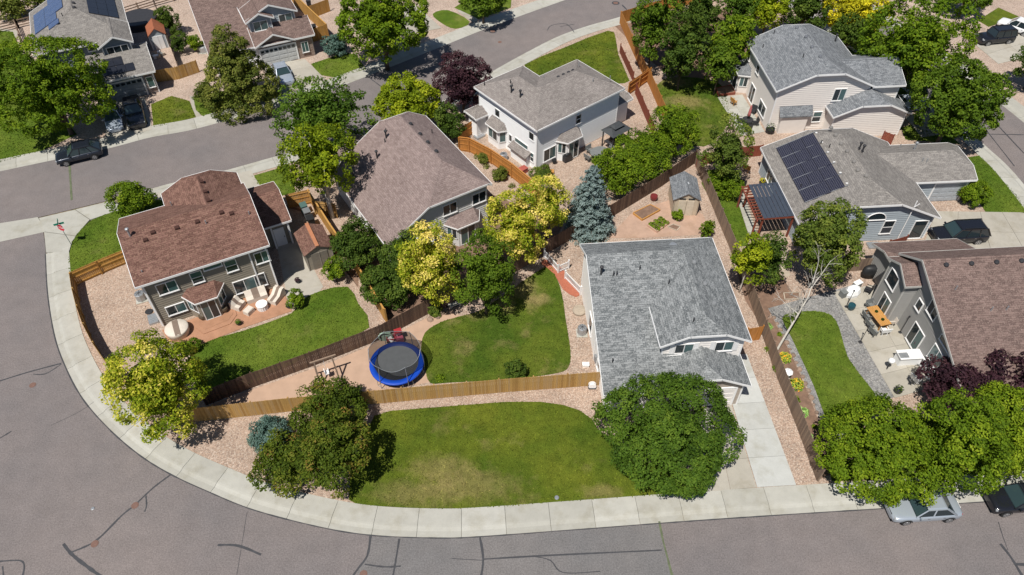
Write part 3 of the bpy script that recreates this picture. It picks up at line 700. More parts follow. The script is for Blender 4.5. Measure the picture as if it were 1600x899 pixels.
        for a, b in zip(o2, o2[1:]): f.bar(P(*a, ze-.05), P(*b, ze-.05), .05, .13)
        f.build('fascia', s.trim, b_)
        if glass:
            for (a, b), k in zip(zip(pl, pl[1:]), range(3)):
                A, B = Vector(P(*a, 0)), Vector(P(*b, 0)); dr = (B-A); L = dr.length; dr.normalize(); n = Vector((nx, ny, 0)); n = (n-dr*n.dot(dr)).normalized()
                if L < .5: continue
                zz0, zz1 = (zb+.12, ze-.2) if (door and k == 1) else (max(zb+.75, ze-1.45), ze-.25)
                q = MB(); mid = (A+B)/2+n*.03; an = atan2(dr.y, dr.x); hgt = zz1-zz0; ww = L*.78
                for du, dz, sx, sz in ((0, 0, ww, .07), (0, hgt, ww, .07), (-ww/2, hgt/2, .07, hgt), (ww/2, hgt/2, .07, hgt), (0, hgt/2, .06, hgt)):
                    if L < 1.0 and (du, sx) == (0, .06): continue
                    cc = mid+dr*du; q.box((cc.x, cc.y, zz0+dz), (sx, .1, sz), an)
                wn = q.build('window', s.trim, b_)
                if L < 1.0: MB().box((mid.x, mid.y, zz0+hgt/2), (ww, .05, hgt), an).build('pane', M_GLT, wn)
                else:
                    for sg in (-1, 1):
                        cc = mid+dr*ww*.25*sg; MB().box((cc.x, cc.y, zz0+hgt/2), (ww/2-.06, .05, hgt-.07), an).build('pane', M_GLD if sg > 0 else M_GLT, wn)
        return b_
def on(z, e, vv, slope): return e+slope*vv

# --- the grey-roofed house in the middle (front lawn, big driveway)
H = House('house', 'grey shingled cream house with two driveways and a wide lawn in front', 5.56, 43.73, 4.5, M_CREAM, R_GREY)
H.block('x', 0, 7.62, -13.3, 0, 2.9, 5.3, 6.84, -2.8, None, None, walls='abc', skip='1')
H.block('y', -11.0, 0.03, 4.3, 11.05, 5.2, None, 6.82, None, 6.15, 5.22, base=0, walls='abcd')
H.block('y', -13.35, -10.2, 4.2, 10.85, 2.95, None, 4.5, None, 4.02, None, walls='b', wall=M_CREAM)
H.siding((0, -12.95), (1, 0), (0, -1), [(4.6, 0), (10.45, 0), (10.45, 2.95), (8.8, 3.75), (6.3, 3.75), (4.6, 2.95)], M_STONE)
H.garage(7.5, -12.96, .15, '-y', 4.9, 2.15, M_CREAM)
H.win(6.25, -10.63, 3.86, '-y', 1.42, 1.1); H.win(9.25, -10.63, 3.86, '-y', 1.42, 1.1)
for u in (5.35, 7.15, 8.35, 10.15): MB().box((u, -10.66, 4.42), (.34, .05, 1.14)).build('shutter', M_WHITE, H.r)
MB().bar((4.5, -10.75, 3.80), (6.9, -10.75, 3.84), .14, .06).build('flashing', M_WHITE, H.r)
H.win(.37, -5.5, .8, '-x', 1.3, 1.75, 1, kind='dark'); H.win(.37, -9.6, 1.0, '-x', .8, 1.0, 1)
MB().box((.28, -8.6, 1.2), (.18, .35, .6)).build('meter_box', M_GALV, H.r); MB().tube([(.3, -7.9, .1), (.3, -7.9, 3.6)], .04, 6).build('downspout', M_WHITE, H.r)
MB().tube([(.1, -13.1, .1), (.3, -12.95, 2.6), (.1, -13.3, 2.75)], .045, 6).build('downspout', M_WHITE, H.r)
hz = lambda y: 6.84-.375*(-2.8-y)
for x, y, k in ((.95, -4.4, 'flue'), (1.9, -4.55, 'pipe'), (2.15, -4.55, 'pipe'), (4.0, -4.2, 'pipe'), (.95, -11.0, 'pipe')): H.vent(x, y, hz(y), k, M_DARK)
for x, y in ((6.0, -5.6), (6.8, -9.8)): H.vent(x, y, 5.2+.48*(x-4.3), 'pipe', M_DARK)
for x, y in ((8.3, -4.0), (8.6, -6.2), (8.8, -8.1)): H.vent(x, y, 5.2+.48*(11.05-x), 'turtle', basic('grey_vent', (.2, .21, .22)))
MB().lathe([(.34, 0), (.34, .05), (.28, .1), (.02, .12)], (7.3, -1.5, 6.05), 14).build('roof_vent', M_GALV, H.r)

# --- maroon-roofed taupe house on the corner
Cc = House('house', 'maroon shingled taupe house with a terracotta patio on the corner lot', -28.94, 38.99, 27.2, M_TAUPE, R_RED)
Cc.block('x', -.3, 10.2, 0, 9.0, 5.3, None, 7.3)
Cc.block('y', 4.0, 10.8, 3.4, 10.0, 5.302, None, 6.9, None, None, 6.3, walls='abd')
Cc.block('x', 9.6, 12.9, 5.05, 11.2, 2.9, None, 4.2, walls='abd')
Cc.win(1.75, .37, 3.42, '-y', 1.55, 1.2); Cc.win(4.1, .37, 3.45, '-y', .95, 1.28, 2, True); Cc.win(5.5, .37, 4.45, '-y', 1.5, .42, 1, kind='teal'); Cc.win(6.85, .37, 3.5, '-y', .98, 1.3, 2, True)
Cc.win(9.35, .37, 3.38, '-y', 1.2, 1.25); Cc.win(1.65, .37, .98, '-y', 1.55, 1.05); Cc.win(7.75, .37, .86, '-y', 2.7, 1.45, 3)
MB().box((8.45, .33, 2.8), (.12, .1, 4.3)).build('trim_board', M_WHITE, Cc.r)
Cc.bay(4.1, '-y', .4, 3.0, 1.15, .1, 2.55, .7, chamfer=.75, door=True)
for x in (.2, 9.85): MB().tube([(x, .28, .1), (x, .28, 5.0)], .045, 6).build('downspout', M_WHITE, Cc.r)
cz = lambda y: 7.3-.511*abs(4.5-y)
for x, y in ((1.5, 3.35), (2.2, 3.75), (4.0, 3.55), (5.6, 3.55), (7.6, 3.7), (8.3, 3.4)): Cc.vent(x, y, cz(y))
for y in (5.9, 7.2, 8.7): Cc.vent(6.95, y, 6.9-.49*.25)
Cc.vent(.55, 4.0, cz(4.0), 'flue', M_GALV); Cc.vent(6.2, 3.2, cz(3.2), 'pipe'); Cc.vent(9.6, 2.9, cz(2.9), 'pipe'); Cc.vent(.55, 1.0, cz(1.0), 'pipe'); Cc.vent(4.0, 8.3, 5.3+.49*.6, 'pipe')
Cc.win(12.47, 7.2, 1.0, '+x', 1.0, 1.1); Cc.door(11.6, 5.43, .1, '-y')
for x in (11.0, 12.5): MB().box((x, 5.2, 1.3), (.16, .16, 2.6)).build('porch_post', M_WHITE, Cc.r)

# --- mauve-roofed house beside it
D = House('house', 'mauve shingled pale grey house between the taupe house and the white house', -10.76, 45.8, 32.5, M_LGREY, R_MAUVE)
D.block('y', 0, 12.6, 0, 10.65, 2.9, 5.3, 7.35, 7.3, 5.5, 6.4)
D.block('y', 11.5, 16, 1.0, 5.4, 2.9, None, 4.0)
D.win(6.45, .37, 3.5, '-y', 1.45, 1.2, 2, kind='dark'); D.win(9.45, .37, 3.42, '-y', 1.45, 1.2, 2, kind='dark')
D.bay(7.6, '-y', .4, 3.3, 1.0, .1, 2.5, .65, chamfer=.7, door=True)
D.win(2.6, .37, .5, '-y', 1.5, 1.8, 2); MB().box((4.4, .1, 1.3), (.14, .5, 2.6)).build('trim_board', M_WHITE, D.r)
for y in (2.4, 4.6, 6.2): D.win(.37, y, 1.0, '-x', .75, 1.5, 1, kind='dark')
dzl = lambda x: 2.9+.61*x; dzr = lambda x: 5.3+.61*(10.65-x)
for y in (4.6, 6.2, 7.7, 9.6): D.vent(7.65, y, dzr(7.65), 'turtle')
for x, y, k in ((3.7, 9.1, 'flue'), (5.3, 10.2, 'flue'), (5.0, 9.9, 'pipe'), (5.6, 10.8, 'pipe'), (3.0, 11.0, 'pipe'), (1.3, 9.7, 'pipe')): D.vent(x, y, dzl(x), k, M_DARK)
D.vent(9.3, 8.6, dzr(9.3), 'pipe', M_DARK)

# --- white house with taupe hipped roof
E_ = House('house', 'white sided house with a taupe hipped roof beside the orange fences', 2.41, 59.56, 39.1, M_WHITEW, R_TAUPE)
E_.block('x', 0, 12.0, 0, 7.35, 5.3, None, 6.95, None, 5.3, 5.3)
E_.block('y', 0.02, 10.1, -.02, 6.6, 5.302, None, 6.8, None, 5.302, 5.302, walls='abd')
E_.block('x', 10.5, 14.2, .6, 6.5, 2.9, None, 4.1, None, None, 3.2, walls='abd')
E_.block('x', -1.3, 1.5, 8.2, 10.3, 2.8, None, 3.3, None, 2.9, walls='abc')
E_.win(.37, 6.6, 3.3, '-x', .8, .95, 1, kind='dark'); E_.win(.37, 1.15, 3.45, '-x', .8, .95, 1, kind='dark'); E_.win(.37, 2.7, 1.85, '-x', 2.1, .6, 1, kind='teal'); E_.win(.37, 1.0, .9, '-x', .55, 1.1, 2, True); E_.win(.37, 4.45, 1.4, '-x', .5, .9, 1)
E_.win(5.85, .37, 3.45, '-y', .8, 1.1, 2, True, 'dark'); E_.win(2.1, .37, .7, '-y', 1.65, 1.5, 2)
E_.bay(.4, '-x', 6.5, 2.5, .75, .05, 2.45, .7, chamfer=.35)
m = MB().box((.12, 2.6, .75), (.55, 2.5, 1.5)); m.build('chimney_box', M_WHITEW, E_.r)
m = MB(); m.add([(-.45, 1.15, 1.5), (-.45, 4.0, 1.5), (.45, 4.0, 1.95), (.45, 1.15, 1.95), (-.45, 1.15, 1.4), (-.45, 4.0, 1.4)], [(3, 2, 1, 0)[::-1], (0, 1, 5, 4)]); autouv(m); m.build('small_roof', R_TAUPE, E_.r)
E_.bay(4.6, '-y', .4, 2.9, .9, .1, 2.6, .65, chamfer=.6, door=True)
ez = lambda y: 5.3+.45*min(y, 7.35-y)
for x in (6.6, 7.3, 8.0, 8.6): E_.vent(x, 4.4, ez(4.4)-.1, 'turtle')
for x, y, k in ((1.6, 5.9, 'flue'), (1.7, 4.6, 'flue'), (2.1, 6.4, 'pipe'), (2.3, 6.9, 'pipe'), (.7, 9.2, 'pipe')): E_.vent(x, y, 5.3+.45*x, k, M_DARK)
for x, y in ((10.2, 5.2), (9.2, 2.0), (11.2, 1.5), (6.0, 6.0)): E_.vent(x, y, ez(y)-.05, 'pipe', M_GALV)

# --- pinkish house with slate roof, upper right
F_ = House('house', 'slate shingled pinkish white house with clipped gables behind the solar roof', 27.28, 66.54, 4.8, M_PINKW, R_SLATE)
F_.block('y', 0, 10.4, 0, 10.6, 5.3, None, 7.7, None, 7.0, 7.0)
F_.block('x', 10.3, 13.85, 0.02, 6.3, 5.298, None, 6.7, walls='abd', skip='0')
F_.block('x', 7.2, 10.34, .45, 5.87, 5.49, None, 6.7, walls='', skip='01ab', corner=False)
F_.block('y', -1.8, 5, 6.1, 14.6, 3.0, None, 4.9, None, 4.2, None, walls='acd')
F_.siding((14.22, 0), (0, 1), (1, 0), [(-1.38, 0), (4.0, 0), (4.0, 2.9), (-1.38, 2.9)], M_BRICK)
F_.win(7.1, .37, 3.6, '-y', 1.35, 1.45, 2, kind='mix'); F_.win(5.5, .37, 1.05, '-y', 1.0, 1.3, 2, True)
F_.win(.37, 2.75, .75, '-x', 2.0, 1.35, 2, kind='dark'); F_.win(.37, 6.2, .15, '-x', 1.5, 2.0, 2, kind='dark'); F_.win(.37, 6.3, 3.6, '-x', .9, 1.0, 1, kind='dark'); F_.win(.37, 9.7, 3.5, '-x', 1.3, 1.0, 2, kind='dark')
MB().box((2.85, .12, 1.15), (2.9, .55, 2.3)).build('chimney_box', M_PINKW, F_.r)
m = MB(); m.add([(1.05, -.35, 2.35), (4.65, -.35, 2.35), (4.65, .42, 3.2), (1.05, .42, 3.2), (1.05, -.35, 2.2), (4.65, -.35, 2.2)], [(0, 1, 2, 3), (4, 5, 1, 0)]); autouv(m); m.build('small_roof', R_SLATE, F_.r)
F_.bay(.4, '-x', 9.6, 3.4, 1.1, .1, 2.4, .8, chamfer=.3, door=True)
fz = lambda x: 5.3+.453*min(x, 10.6-x)
for x, y in ((4.7, 8.9), (4.9, 6.7), (4.8, 4.6), (4.9, 2.6)): F_.vent(x, y, fz(x), 'turtle', basic('slate_vent', (.14, .15, .17)))
for x, y, k in ((9.3, 8.4, 'flue'), (2.6, 9.6, 'pipe'), (3.6, 3.6, 'pipe'), (1.0, 8.0, 'pipe')): F_.vent(x, y, fz(x), k, M_DARK)

# --- single-storey blue-grey house with solar panels
Gh = House('house', 'blue grey single storey house with black solar panels on its warm grey roof', 25.59, 48.71, 4.2, M_BLUEL, R_WARM)
Gh.block('y', 0, 11.5, 0, 13.0, 2.9, None, 5.75, None, 4.75, 4.75)
Gh.block('x', 9.5, 19.0, 5.0, 10.9, 2.902, None, 4.25, None, None, 3.55, walls='abd', wall=M_BLUEL)
Gh.garage(16.9, 5.38, .15, '-y', 3.0, 2.15, basic('blue_door', (.36, .39, .42)))
m = Gh.siding((0, 5.36), (1, 0), (0, -1), [(18.5, .0), (18.62, .0), (18.62, 2.8), (18.5, 2.8)], M_STONE)
aw = MB(); pts = [(7.1+.93*cos(t), .34, 2.75+.85*sin(t)) for t in np.linspace(0, pi, 13)]
Gh_w = MB().tube([(p[0], p[1]-.04, p[2]) for p in pts]+[(6.17, .30, 2.75), (8.03, .30, 2.75)], .05, 6).build('arched_window', M_WHITE, Gh.r); MB().poly(pts).build('pane', M_GLD, Gh_w)
Gh.win(8.6, .37, 1.0, '-y', 1.05, 1.6, 2, True, 'screen'); Gh.win(11.65, .37, .2, '-y', 1.3, 2.2, 1, kind='dark')
MB().tube([(10.05, .2, .1), (10.05, .2, 4.9)], .045, 8).build('mast', M_WHITE, Gh.r); MB().bar((10.3, .05, 4.7), (10.05, .2, 4.2), .06, .06).build('mast_arm', M_WHITE, Gh.r)
Gh.win(.37, 8.5, .9, '-x', 1.4, 1.2, 2); Gh.door(.37, 5.0, .1, '-x', 1.6, 2.1, M_GLD)
gz = lambda x: 2.9+.4385*min(x, 13-x)
for i in range(5):                        # solar array: five rows of three panels
    for j in range(3):
        x0, x1 = 1.12+j*1.12, 1.12+(j+1)*1.12-.04; y0, y1 = 2.35+i*1.64, 2.35+(i+1)*1.64-.04
        y0 += .1*j; y1 += .1*j
        q = MB().add([(x0, y0, gz(x0)+.12), (x1, y0, gz(x1)+.12), (x1, y1, gz(x1)+.12), (x0, y1, gz(x0)+.12), (x0, y0, gz(x0)+.05), (x1, y0, gz(x1)+.05), (x1, y1, gz(x1)+.05), (x0, y1, gz(x0)+.05)], [(0, 1, 2, 3), (7, 6, 5, 4), (0, 4, 5, 1), (1, 5, 6, 2), (2, 6, 7, 3), (3, 7, 4, 0)])
        autouv(q); q.build('solar_panel', M_PVD, Gh.r)
rl = MB()
for i in range(6): y = 2.33+i*1.64; rl.bar((1.1, y, gz(1.1)+.1), (4.75, y+.3, gz(4.7)+.1), .05, .05)
rl.build('panel_rails', M_GALV, Gh.r)
for i in range(6): MB().box((4.72, 2.9+i*1.55, gz(4.7)+.06), (.2, .1, .08)).build('rail_clamp', M_WHITE, Gh.r)
for x, y in ((6.0, 10.6), (6.0, 9.4), (6.0, 8.0), (6.1, 6.8), (6.1, 5.2), (6.0, 4.0), (6.3, 3.0)): Gh.vent(x, y, gz(x), 'turtle', basic('warm_vent', (.2, .19, .18)))
for x, y, k in ((7.7, 7.0, 'flue'), (7.5, 7.3, 'flue'), (4.6, 9.0, 'pipe'), (5.0, 8.1, 'pipe'), (1.4, 4.4, 'pipe')): Gh.vent(x, y, gz(x), k, M_DARK)
for x, y, k in ((14.2, 8.9, 'flue'), (14.1, 7.0, 'pipe'), (14.5, 6.9, 'pipe'), (13.3, 9.8, 'pipe')): Gh.vent(x, y, 4.25-.457*abs(y-7.95), k, M_GALV)

# --- brown-roofed greige house at the right
I_ = House('house', 'brown shingled greige house beside the patio with the orange table', 31.15, 42.68, 4.2, M_GREIGE, R_BROWN, basic('greige_trim', (.45, .44, .42)))
I_.block('x', 0.2, 14, -13.2, 0, 3.0, 5.3, 7.1, -2.6, ov=.45)
I_.block('x', .4, 8, -3.0, 3.7, 2.9, None, 4.35, None, 3.7, walls='bcd')
I_.block('x', -.75, 4, -3.5, -.2, 5.1, None, 6.0, None, None, walls='abc', base=0, ov=.3)
I_.win(-.47, -1.6, 3.2, '-x', 1.4, 1.5, 1, trim=M_WHITE); I_.win(-.47, -2.1, .5, '-x', 1.3, 1.9, 2, trim=M_WHITE)
I_.win(.62, -4.25, 3.2, '-x', .75, 1.0, 1, trim=M_WHITE, kind='dark'); I_.win(.62, -5.7, 4.1, '-x', 1.25, 1.35, 2, trim=M_WHITE, kind='screen'); I_.win(.62, -5.6, .35, '-x', 1.6, 2.1, 2, trim=M_WHITE); I_.win(.62, -8.3, 1.5, '-x', 1.5, 1.6, 2, trim=M_WHITE, kind='teal'); I_.win(.62, -8.5, 3.7, '-x', 1.8, .6, 1, trim=M_WHITE)
iz = lambda y: 7.1-.387*(-2.6-y)
for x in (1.9, 3.9, 5.9, 7.9): I_.vent(x, -3.1, iz(-3.1), 'turtle', M_DARK)
for x, y in ((2.0, -5.0), (4.2, -6.7), (5.4, -6.7), (9, -5.5)): I_.vent(x, y, iz(y), 'pipe', M_GALV)

# --- blue house with solar panels, upper left
A_ = House('house', 'dark blue house with blue and black solar panels behind the big shade tree', -40.3, 74.57, 26, M_BLUE, R_WARM)
A_.block('y', 4.5, 15.5, -11.4, -1.2, 5.3, None, 7.6, None, 5.3, 6.6)
A_.block('y', 3.0, 8, -4.9, -1.15, 5.302, None, 6.3, walls='acd')
A_.block('x', -7.2, 0, 0, 7.2, 2.9, None, 4.4, None, 3.6, None)
A_.garage(-4.0, .37, .12, '-y', 4.6, 2.15, basic('garage_blue_grey', (.22, .25, .28)), True, 4); A_.siding((0, .36), (1, 0), (0, -1), [(-1.45, 0), (-.38, 0), (-.38, 2.7), (-1.45, 2.7)], M_BRICK)
A_.win(-.9, .33, .9, '-y', .75, 1.35, 1, kind='teal')
A_.win(-3.0, 3.37, 4.1, '-y', 2.3, .95, 3, kind='dark'); A_.win(-5.7, 4.87, 4.3, '-y', .8, .8, 1, kind='dark')
az = lambda x: 5.3+.451*min(x+11.4, -1.2-x)
def solar(h, x0, x1, y0, y1, zf, nx, ny, mat, hh=.11):
    for i in range(nx):
        for j in range(ny):
            a, b = x0+(x1-x0)*i/nx, x0+(x1-x0)*(i+1)/nx-.03; c, d = y0+(y1-y0)*j/ny, y0+(y1-y0)*(j+1)/ny-.03
            q = MB().add([(a, c, zf(a, c)+hh), (b, c, zf(b, c)+hh), (b, d, zf(b, d)+hh), (a, d, zf(a, d)+hh), (a, c, zf(a, c)+.04), (b, c, zf(b, c)+.04), (b, d, zf(b, d)+.04), (a, d, zf(a, d)+.04)], [(0, 1, 2, 3), (7, 6, 5, 4), (0, 4, 5, 1), (1, 5, 6, 2), (2, 6, 7, 3), (3, 7, 4, 0)])
            autouv(q); q.build('solar_panel', mat, h.r)
solar(A_, -10.9, -8.1, 8.9, 13.8, lambda x, y: az(x), 2, 3, M_PVB); solar(A_, -9.0, -7.2, 10.7, 15.2, lambda x, y: az(x), 1, 3, M_PVB, .13); solar(A_, -9.2, -7.9, 7.6, 8.8, lambda x, y: az(x), 1, 1, M_PVB)
solar(A_, -4.7, -1.9, 8.6, 15, lambda x, y: az(x), 3, 4, M_PVK)
solar(A_, -5.6, -1.9, .6, 1.6, lambda x, y: 2.9+.417*y, 4, 1, M_PVK); solar(A_, -4.8, -2.9, 1.65, 2.7, lambda x, y: 2.9+.417*y, 2, 1, M_PVK)
for y in (9.4, 10.6, 11.8, 13.0): A_.vent(-6.0, y, az(-6.0), 'turtle')
A_.vent(-7.4, 8.6, az(-7.4), 'pipe', M_DARK)

# --- brown roofed house with the brick garage, top
B_ = House('house', 'brown shingled grey blue house with brick garage front at the top of the street', -30.19, 79.98, 26, M_BLUEL, R_BROWN)
B_.block('x', -5.4, 2, 0, 13, 2.9, 5.3, 7.2, 10.0, walls='abc', wall=M_WHITEW)
B_.block('y', 1.7, 13, -.4, 5.9, 5.3, None, 6.7, None, None, 6.5, walls='abcd', base=0)
B_.block('y', 1.2, 5, -.35, 3.0, 5.302, None, 6.15, walls='acd', base=2.9)
B_.block('y', -.3, 3, -.2, 4.6, 2.9, None, 4.1, walls='ad', base=2.6); B_.block('x', -.2, 7.0, -.2, 4.5, 2.896, None, 4.3, None, None, None, walls='abd', wall=M_BRICK)
B_.siding((0, .08), (1, 0), (0, -1), [(.2, 0), (6.6, 0), (6.6, 2.7), (4.2, 2.8), (2.2, 3.75), (.2, 2.8)], M_BRICK)
B_.garage(2.4, .06, .12, '-y', 4.2, 2.15, basic('garage_pale_grey', (.50, .51, .51)), True, 4)
B_.win(5.6, .05, .8, '-y', .85, 1.4, 2, kind='teal'); B_.win(1.3, 1.57, 3.9, '-y', 1.7, 1.2, 2, kind='teal'); B_.win(4.4, 2.07, 3.9, '-y', 1.6, 1.2, 2, kind='mix')
B_.vent(-1.0, 5, 4.55, 'pipe', M_GALV)

# ------------------------------------------------------------------ sheds
def shed(name, label, O, ang, w, l, eh, rise, wall, roof, doormat, trim, cap=None):
    t = thing(name, label, 'shed', (O[0], O[1], YZ), ang)
    b = MB(); b.add([(0, 0, 0), (w, 0, 0), (w, 0, eh), (w/2, 0, eh+rise*.92), (0, 0, eh), (0, l, 0), (w, l, 0), (w, l, eh), (w/2, l, eh+rise*.92), (0, l, eh)], [(0, 1, 2, 3, 4), (9, 8, 7, 6, 5), (0, 4, 9, 5), (1, 6, 7, 2)]); b.build('wall', wall, t)
    o = .15; r = MB(); s_ = rise/(w/2)
    for z in (0, -.07):
        pass
    A = [(-o, -o, eh-o*s_), (w/2, -o, eh+rise), (w+o, -o, eh-o*s_), (-o, l+o, eh-o*s_), (w/2, l+o, eh+rise), (w+o, l+o, eh-o*s_)]
    A = [(x, y, z+.06) for x, y, z in A]; Bv = [(x, y, z-.08) for x, y, z in A]
    r.add(A+Bv, [(0, 1, 4, 3), (1, 2, 5, 4), (6, 9, 10, 7), (7, 10, 11, 8), (0, 6, 7, 1), (1, 7, 8, 2), (3, 4, 10, 9), (4, 5, 11, 10), (0, 3, 9, 6), (2, 8, 11, 5)]); autouv(r); ro_ = r.build('roof', roof, t)
    if cap: MB().bar((w/2, -o-.01, eh+rise+.08), (w/2, l+o, eh+rise+.08), .32, .05).build('ridge_cap', cap, ro_)
    d = MB().box((w/2, -.03, eh*.46), (w*.62, .05, eh*.9)); dd = d.build('door', doormat, t)
    MB().box((w/2, -.07, eh*.46), (.05, .04, eh*.9)).build('door_seam', trim, dd)
    for u in (.03, w-.03): MB().box((u, -.03, eh/2), (.09, .05, eh)).build('corner_board', trim, t)
    return t
p = G(1049, 336, YZ); q = G(1086, 337, YZ)
t = shed('garden_shed', 'tan garden shed with grey shingle roof in the fence corner', p, atan2(q.y-p.y, q.x-p.x), 2.35, 3.1, 2.0, .72, M_TANW, R_SLATE, basic('shed_door_tan', (.56, .49, .39)), basic('shed_trim', (.36, .30, .23)))
for u in (.75, 1.6): MB().box((u, -.03, 2.02), (.6, .05, .13)).build('window', M_GLD, t)
MB().lathe([(.22, 0), (.22, .05), (.05, .14)], (1.35, 1.6, 2.62), 10).build('roof_vent', M_GALV, t)
p = G(484, 424, YZ); q = G(523, 412, YZ)
t = shed('storage_shed', 'taupe storage shed with maroon roof against the honey fence', p, radians(27), 2.35, 3.0, 2.05, .6, M_TAUPE, R_RED, basic('shed_door_taupe', (.19, .17, .14)), basic('shed_trim_taupe', (.30, .27, .23)), basic('rust_cap', (.40, .17, .09)))
p = G(240, 79, YZ)
t = shed('playhouse_shed', 'pale blue shed with rust brown roof beside the dark blue house', p, radians(24), 1.9, 2.6, 1.9, .8, M_BLUEL, basic('rust_roof', (.30, .105, .055), .9), M_WHITE, M_WHITE)

# ------------------------------------------------------------------ fences
PICKET = {}
def fence(label, px, h, mat, single=False, rail_side=1, closed_world=None, post=True, cap=False, z=YZ, pw=.14):
    pts = [Vector((p.x, p.y)) for p in (Gs(px, z) if closed_world is None else [Vector(p) for p in closed_world])]
    c = pts[0]; t = thing('fence', label, 'fence', (c.x, c.y, z))
    key = (mat.name, h, pw)
    if key not in PICKET:
        m = MB(); a = pw/2-.004; m.add([(-a, -.01, .03), (a, -.01, .03), (a, .01, .03), (-a, .01, .03), (-a, -.01, h-.03), (a, -.01, h-.03), (a, .01, h-.03), (-a, .01, h-.03), (-a*.55, -.01, h), (a*.55, -.01, h), (a*.55, .01, h), (-a*.55, .01, h)], [(0, 1, 5, 4), (2, 3, 7, 6), (1, 2, 6, 5), (3, 0, 4, 7), (4, 5, 9, 8), (6, 7, 11, 10), (5, 6, 10, 9), (7, 4, 8, 11), (8, 9, 10, 11)])
        PICKET[key] = m.mesh('picket', mat)
    rails = MB(); posts = []; joined = MB()
    for a, b in zip(pts, pts[1:]):
        d = b-a; L = d.length; d.normalize(); n = Vector((-d.y, d.x))*rail_side; ang = atan2(d.y, d.x)
        for zz in (.25, h*.55, h-.25):
            p, q = a+n*.035-c, b+n*.035-c; rails.bar((p.x, p.y, zz), (q.x, q.y, zz), .04, .09)
        k = max(1, round(L/2.4))
        for i in range(k+1 if b is pts[-1] else k): posts.append((a+d*(L*i/k)+n*.075-c, ang))
        m = max(1, int(L/pw))
        for i in range(m):
            p = a+d*(L*(i+.5)/m)-c; hz_ = random.uniform(-.02, .012)
            if single:
                o = link('picket', PICKET[key], t, (p.x, p.y, hz_), ang+random.uniform(-.02, .02)); o.scale = (L/m/pw, 1, 1)
            else: joined.box((p.x, p.y, h/2+hz_), (L/m-.008, .02, h-.04), ang+random.uniform(-.02, .02))
    rails.build('rails', mat, t)
    if posts:
        pm_ = MB().box((0, 0, h/2), (.09, .09, h+.02)).mesh('post', mat)
        for p, ang in posts: link('post', pm_, t, (p.x, p.y, 0), ang)
    if not single: stuff(joined.build('pickets', mat, t))
    if cap:
        cp = MB()
        for a, b in zip(pts, pts[1:]): cp.bar((a.x-c.x, a.y-c.y, h+.02), (b.x-c.x, b.y-c.y, h+.02), .14, .04)
        cp.build('cap_rail', mat, t)
    return t
fence('honey tan picket fence along the top of the wide front lawn', [(283, 662), (457, 643), (580, 632), (780, 614), (938, 602)], 1.75, M_WOOD_T, True)
fence('dark brown picket fence running diagonally behind the trampoline', [(323, 634), (400, 604), (490, 572), (597, 530), (667, 492), (714, 476)], 1.75, M_WOOD_D, True)
fence('dark brown picket fence behind the golden trees and the blue spruce', [(714, 476), (810, 423), (860, 393), (950, 343), (1030, 294), (1085, 256)], 1.75, M_WOOD_D)
fence('weathered picket fence between the vegetable garden and the green side yard', [(1085, 256), (1145, 400), (1166, 455), (1190, 522)], 1.75, M_WOOD_G)
fence('weathered picket fence along the gravel strip beside the new driveway', [(1190, 522), (1214, 590), (1245, 668), (1276, 752)], 1.75, M_WOOD_G, True, 1)
fence('short orange gate fence between the grey house and the driveway fence', [(1163, 535), (1186, 531)], 1.75, M_WOOD_O)
fence('honey fence between the taupe house yard and the mauve roofed house', [(486, 318), (520, 372), (556, 425), (604, 505)], 1.75, M_WOOD_Y, False, 1, cap=True)
fence('short honey fence joining the taupe porch to the long honey fence', [(452, 326), (488, 318)], 1.75, M_WOOD_Y, False, -1)
fence('short brown fence closing off the shaded side yard of the mauve roofed house', [(494, 335), (528, 340)], 1.75, M_WOOD_T, False, -1)
fence('tan curved fence following the pavement round the corner yard', [(120, 446), (124, 470), (131, 497), (141, 525), (156, 554), (176, 583), (215, 620), (283, 662)], 1.6, M_WOOD_T, False, 1)
fence('honey fence with rails showing between the corner lawn and gravel yard', [(208, 408), (160, 428), (120, 446)], 1.6, M_WOOD_Y, False, 1)
fence('orange fence with rails showing between the mauve roofed and white houses', [(718, 236), (734, 238), (768, 256), (800, 278), (834, 306), (866, 330)], 1.75, M_WOOD_O, False, -1, cap=True)
fence('short orange gate fence beside the white house entrance', [(719, 222), (743, 207)], 1.75, M_WOOD_O, False, -1)
fence('long orange fence along the gravel strip below the tall trees', [(969, 38), (985, 74), (1002, 112), (1014, 134), (1038, 190)], 1.75, M_WOOD_O)
fence('inner orange fence between the white house lawn and the gravel strip', [(968, 82), (988, 126)], 1.2, M_WOOD_R)  # orange fence seen from its shaded side; shade put into dark red pickets
fence('orange fence between the white house patio and the gravel strip', [(992, 146), (1020, 212)], 1.4, M_WOOD_R)  # dark red pickets stand in for the shaded face of an orange fence
fence('short orange fence with rails crossing the gravel strip', [(980, 150), (1014, 126)], 1.75, M_WOOD_O, False, -1)
fence('orange fence along the upper street in front of the tall trees', [(969, 38), (1015, 24), (1075, 8), (1140, -8)], 1.75, M_WOOD_O)
fence('bright honey fence beside the brick garage house', [(440, -12), (486, 32), (513, 58)], 1.75, M_WOOD_Y, False, 1, cap=True)
fence('honey gate fence at the corner of the brick garage house', [(490, 66), (514, 58)], 1.75, M_WOOD_Y)
fence('bright honey fence of the yard above the brick garage house', [(485, 30), (516, 18)], 1.75, M_WOOD_Y)
fence('brown fence between the dark blue house and the next yard', [(244, 14), (262, 62), (282, 116)], 1.6, M_WOOD_G, False, 1)
fence('brown gate fence between the two houses across the street', [(242, 130), (280, 124), (312, 113)], 1.6, M_WOOD_T)
fence('dark red fence between the slate roofed house and solar roofed house', [(1088, 262), (1125, 250), (1188, 244)], 1.4, M_WOOD_R)
